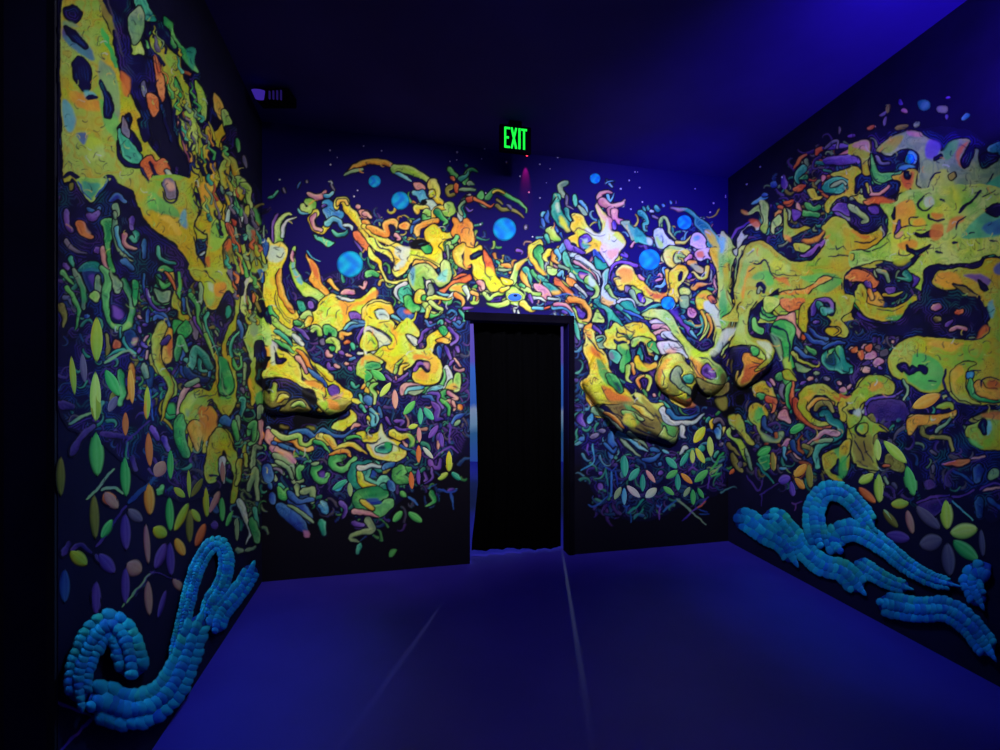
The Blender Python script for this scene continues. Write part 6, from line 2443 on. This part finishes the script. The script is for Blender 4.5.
# ================================================================ curtain in the doorway
def curtain():
    a, u, n = WB
    root = thing('curtain', 'black cloth curtain hanging in the doorway with light showing at its edges', 'curtain')
    NX, NZ = 60, 60; bm = bmesh.new(); g = []
    for j in range(NZ+1):
        tz = j/NZ; row = []
        zt = DH+.02
        for i in range(NX+1):
            t = i/NX
            left = float(np.interp(tz*DH, [0, .1, .3, .6, 1.2, 2.09], [1.672, 1.675, 1.700, 1.730, 1.724, 1.688]))
            right = D1-.006
            s = left*(1-t)+right*t
            hem = .045-.028*t+.008*math.sin(t*5.2+.4)-.004*math.sin(t*11)
            z = hem+(zt-hem)*tz
            d = .165+.018*math.sin(t*34+.6*math.sin(tz*3))+.008*math.sin(t*71)
            row.append(bm.verts.new(a+u*s-n*d+V((0, 0, z))))
        g.append(row)
    for j in range(NZ):
        for i in range(NX): bm.faces.new((g[j][i], g[j][i+1], g[j+1][i+1], g[j+1][i]))
    bmesh.ops.solidify(bm, geom=bm.faces[:], thickness=.004)
    for f in bm.faces: f.smooth = True
    bm_obj('cloth', bm, M_CLOTH, root)
    rot = Matrix.Rotation(math.atan2(u.y, u.x), 4, 'Z')
    bm = bmesh.new(); r = bmesh.ops.create_cone(bm, cap_ends=True, segments=16, radius1=.014, radius2=.014, depth=D1-D0+.3)
    bmesh.ops.transform(bm, matrix=Matrix.Translation(a+u*((D0+D1)/2)-n*.168+V((0, 0, DH+.01))) @ rot @ Matrix.Rotation(math.pi/2, 4, 'Y'), verts=bm.verts)
    bm_obj('curtain_rod', bm, M_BLACK, root)
curtain()
# ================================================================ exit sign
def exit_sign():
    root = thing('exit_sign', 'green glowing EXIT sign hanging under the ceiling above the doorway', 'sign')
    ang = math.atan2(WB[1].y, WB[1].x)*.9
    Mx = Matrix.Translation((.122, 3.40, 3.437)) @ Matrix.Rotation(ang, 4, 'Z')
    bm = bmesh.new(); box(bm, (0, .022, 0), (.25, .036, .205)); bmesh.ops.transform(bm, matrix=Mx, verts=bm.verts)
    bm_obj('housing', bm, M_BLACK, root, .004)
    bm = bmesh.new(); box(bm, (0, .022, .12), (.10, .03, .045)); bmesh.ops.transform(bm, matrix=Mx, verts=bm.verts)
    bm_obj('canopy', bm, M_BLACK, root, .003)
    GRN = emitter('green_sign_light', (.012, 1.0, .065), 1.15)
    h, st = .158, .0135
    def seg(bm, x0, z0, x1, z1, w=st):
        d = V((x1-x0, 0, z1-z0)); L = d.length; a = math.atan2(d.z, d.x)
        box(bm, ((x0+x1)/2, 0, (z0+z1)/2), (L, .008, w), Matrix.Rotation(-a, 4, 'Y'))
    H2 = h/2
    def letter(ch, x, w):
        bm = bmesh.new(); hw = w/2
        if ch == 'E':
            seg(bm, x-hw+st/2, -H2, x-hw+st/2, H2)
            for z, k in ((H2-st/2, 1), (0, .8), (-H2+st/2, 1)): seg(bm, x-hw, z, x-hw+w*k, z)
        if ch == 'X': seg(bm, x-hw+st/2, -H2, x+hw-st/2, H2, st*1.1); seg(bm, x-hw+st/2, H2, x+hw-st/2, -H2, st*1.1)
        if ch == 'I': seg(bm, x, -H2, x, H2, st*1.2)
        if ch == 'T': seg(bm, x, -H2, x, H2, st*1.1); seg(bm, x-hw, H2-st/2, x+hw, H2-st/2)
        bmesh.ops.transform(bm, matrix=Mx, verts=bm.verts)
        bm_obj('letter', bm, GRN, root)
    letter('E', -.068, .044); letter('X', -.015, .050); letter('I', .029, .016); letter('T', .066, .046)
exit_sign()
def indicator():
    root = thing('indicator_light', 'tiny red indicator light at the top of the wall just below the EXIT sign', 'light')
    p = V((.236, 3.85, 3.545))
    bm = bmesh.new(); bmesh.ops.create_uvsphere(bm, u_segments=12, v_segments=8, radius=.009); bmesh.ops.transform(bm, matrix=Matrix.Translation(p), verts=bm.verts)
    bm_obj('bulb', bm, emitter('red_indicator_glow', (1.0, .04, .10), 2.5), root)
    bm = bmesh.new(); box(bm, p+V((0, .012, .02)), (.03, .03, .024)); bm_obj('mount', bm, M_BLACK, root, .002)
    lamp('indicator_beam', 'SPOT', p+V((0, -.005, -.012)), (.222, 3.905, 3.30), 22, (1.0, .01, .10), spot_size=R_(30), spot_blend=1.0, shadow_soft_size=.003)
indicator()
# ================================================================ small ceiling lamp in the back left corner
def ceiling_lamp():
    root = thing('spotlight', 'small violet lit spotlight under the ceiling in the dark left corner', 'lamp')
    c = V((-1.62, 3.03, 3.50))
    def dev(name, f, mat, bev=0):
        bm = bmesh.new(); f(bm); return bm_obj(name, bm, mat, root, bev)
    dev('housing', lambda bm: box(bm, c+V((.06, .03, .02)), (.24, .12, .07)), M_BLACK, .006)
    dev('bracket', lambda bm: box(bm, c+V((.06, .03, .065)), (.05, .05, .03)), M_BLACK, .003)
    glow = emitter('violet_lens_glow', (.045, .02, .34), .8); fin = emitter('violet_louvre_glow', (.02, .01, .14), .55)
    def lens(bm):
        bmesh.ops.create_cone(bm, cap_ends=True, segments=20, radius1=.026, radius2=.042, depth=.05)
        bmesh.ops.transform(bm, matrix=Matrix.Translation(c+V((-.015, -.045, -.005))) @ Matrix.Rotation(.35, 4, 'X'), verts=bm.verts)
    dev('lens', lens, glow)
    for k in range(4):
        dev('louvre', lambda bm, k=k: box(bm, c+V((.052+k*.026, -.036, .0)), (.010, .012, .055+.004*k)), fin, .002)
ceiling_lamp()
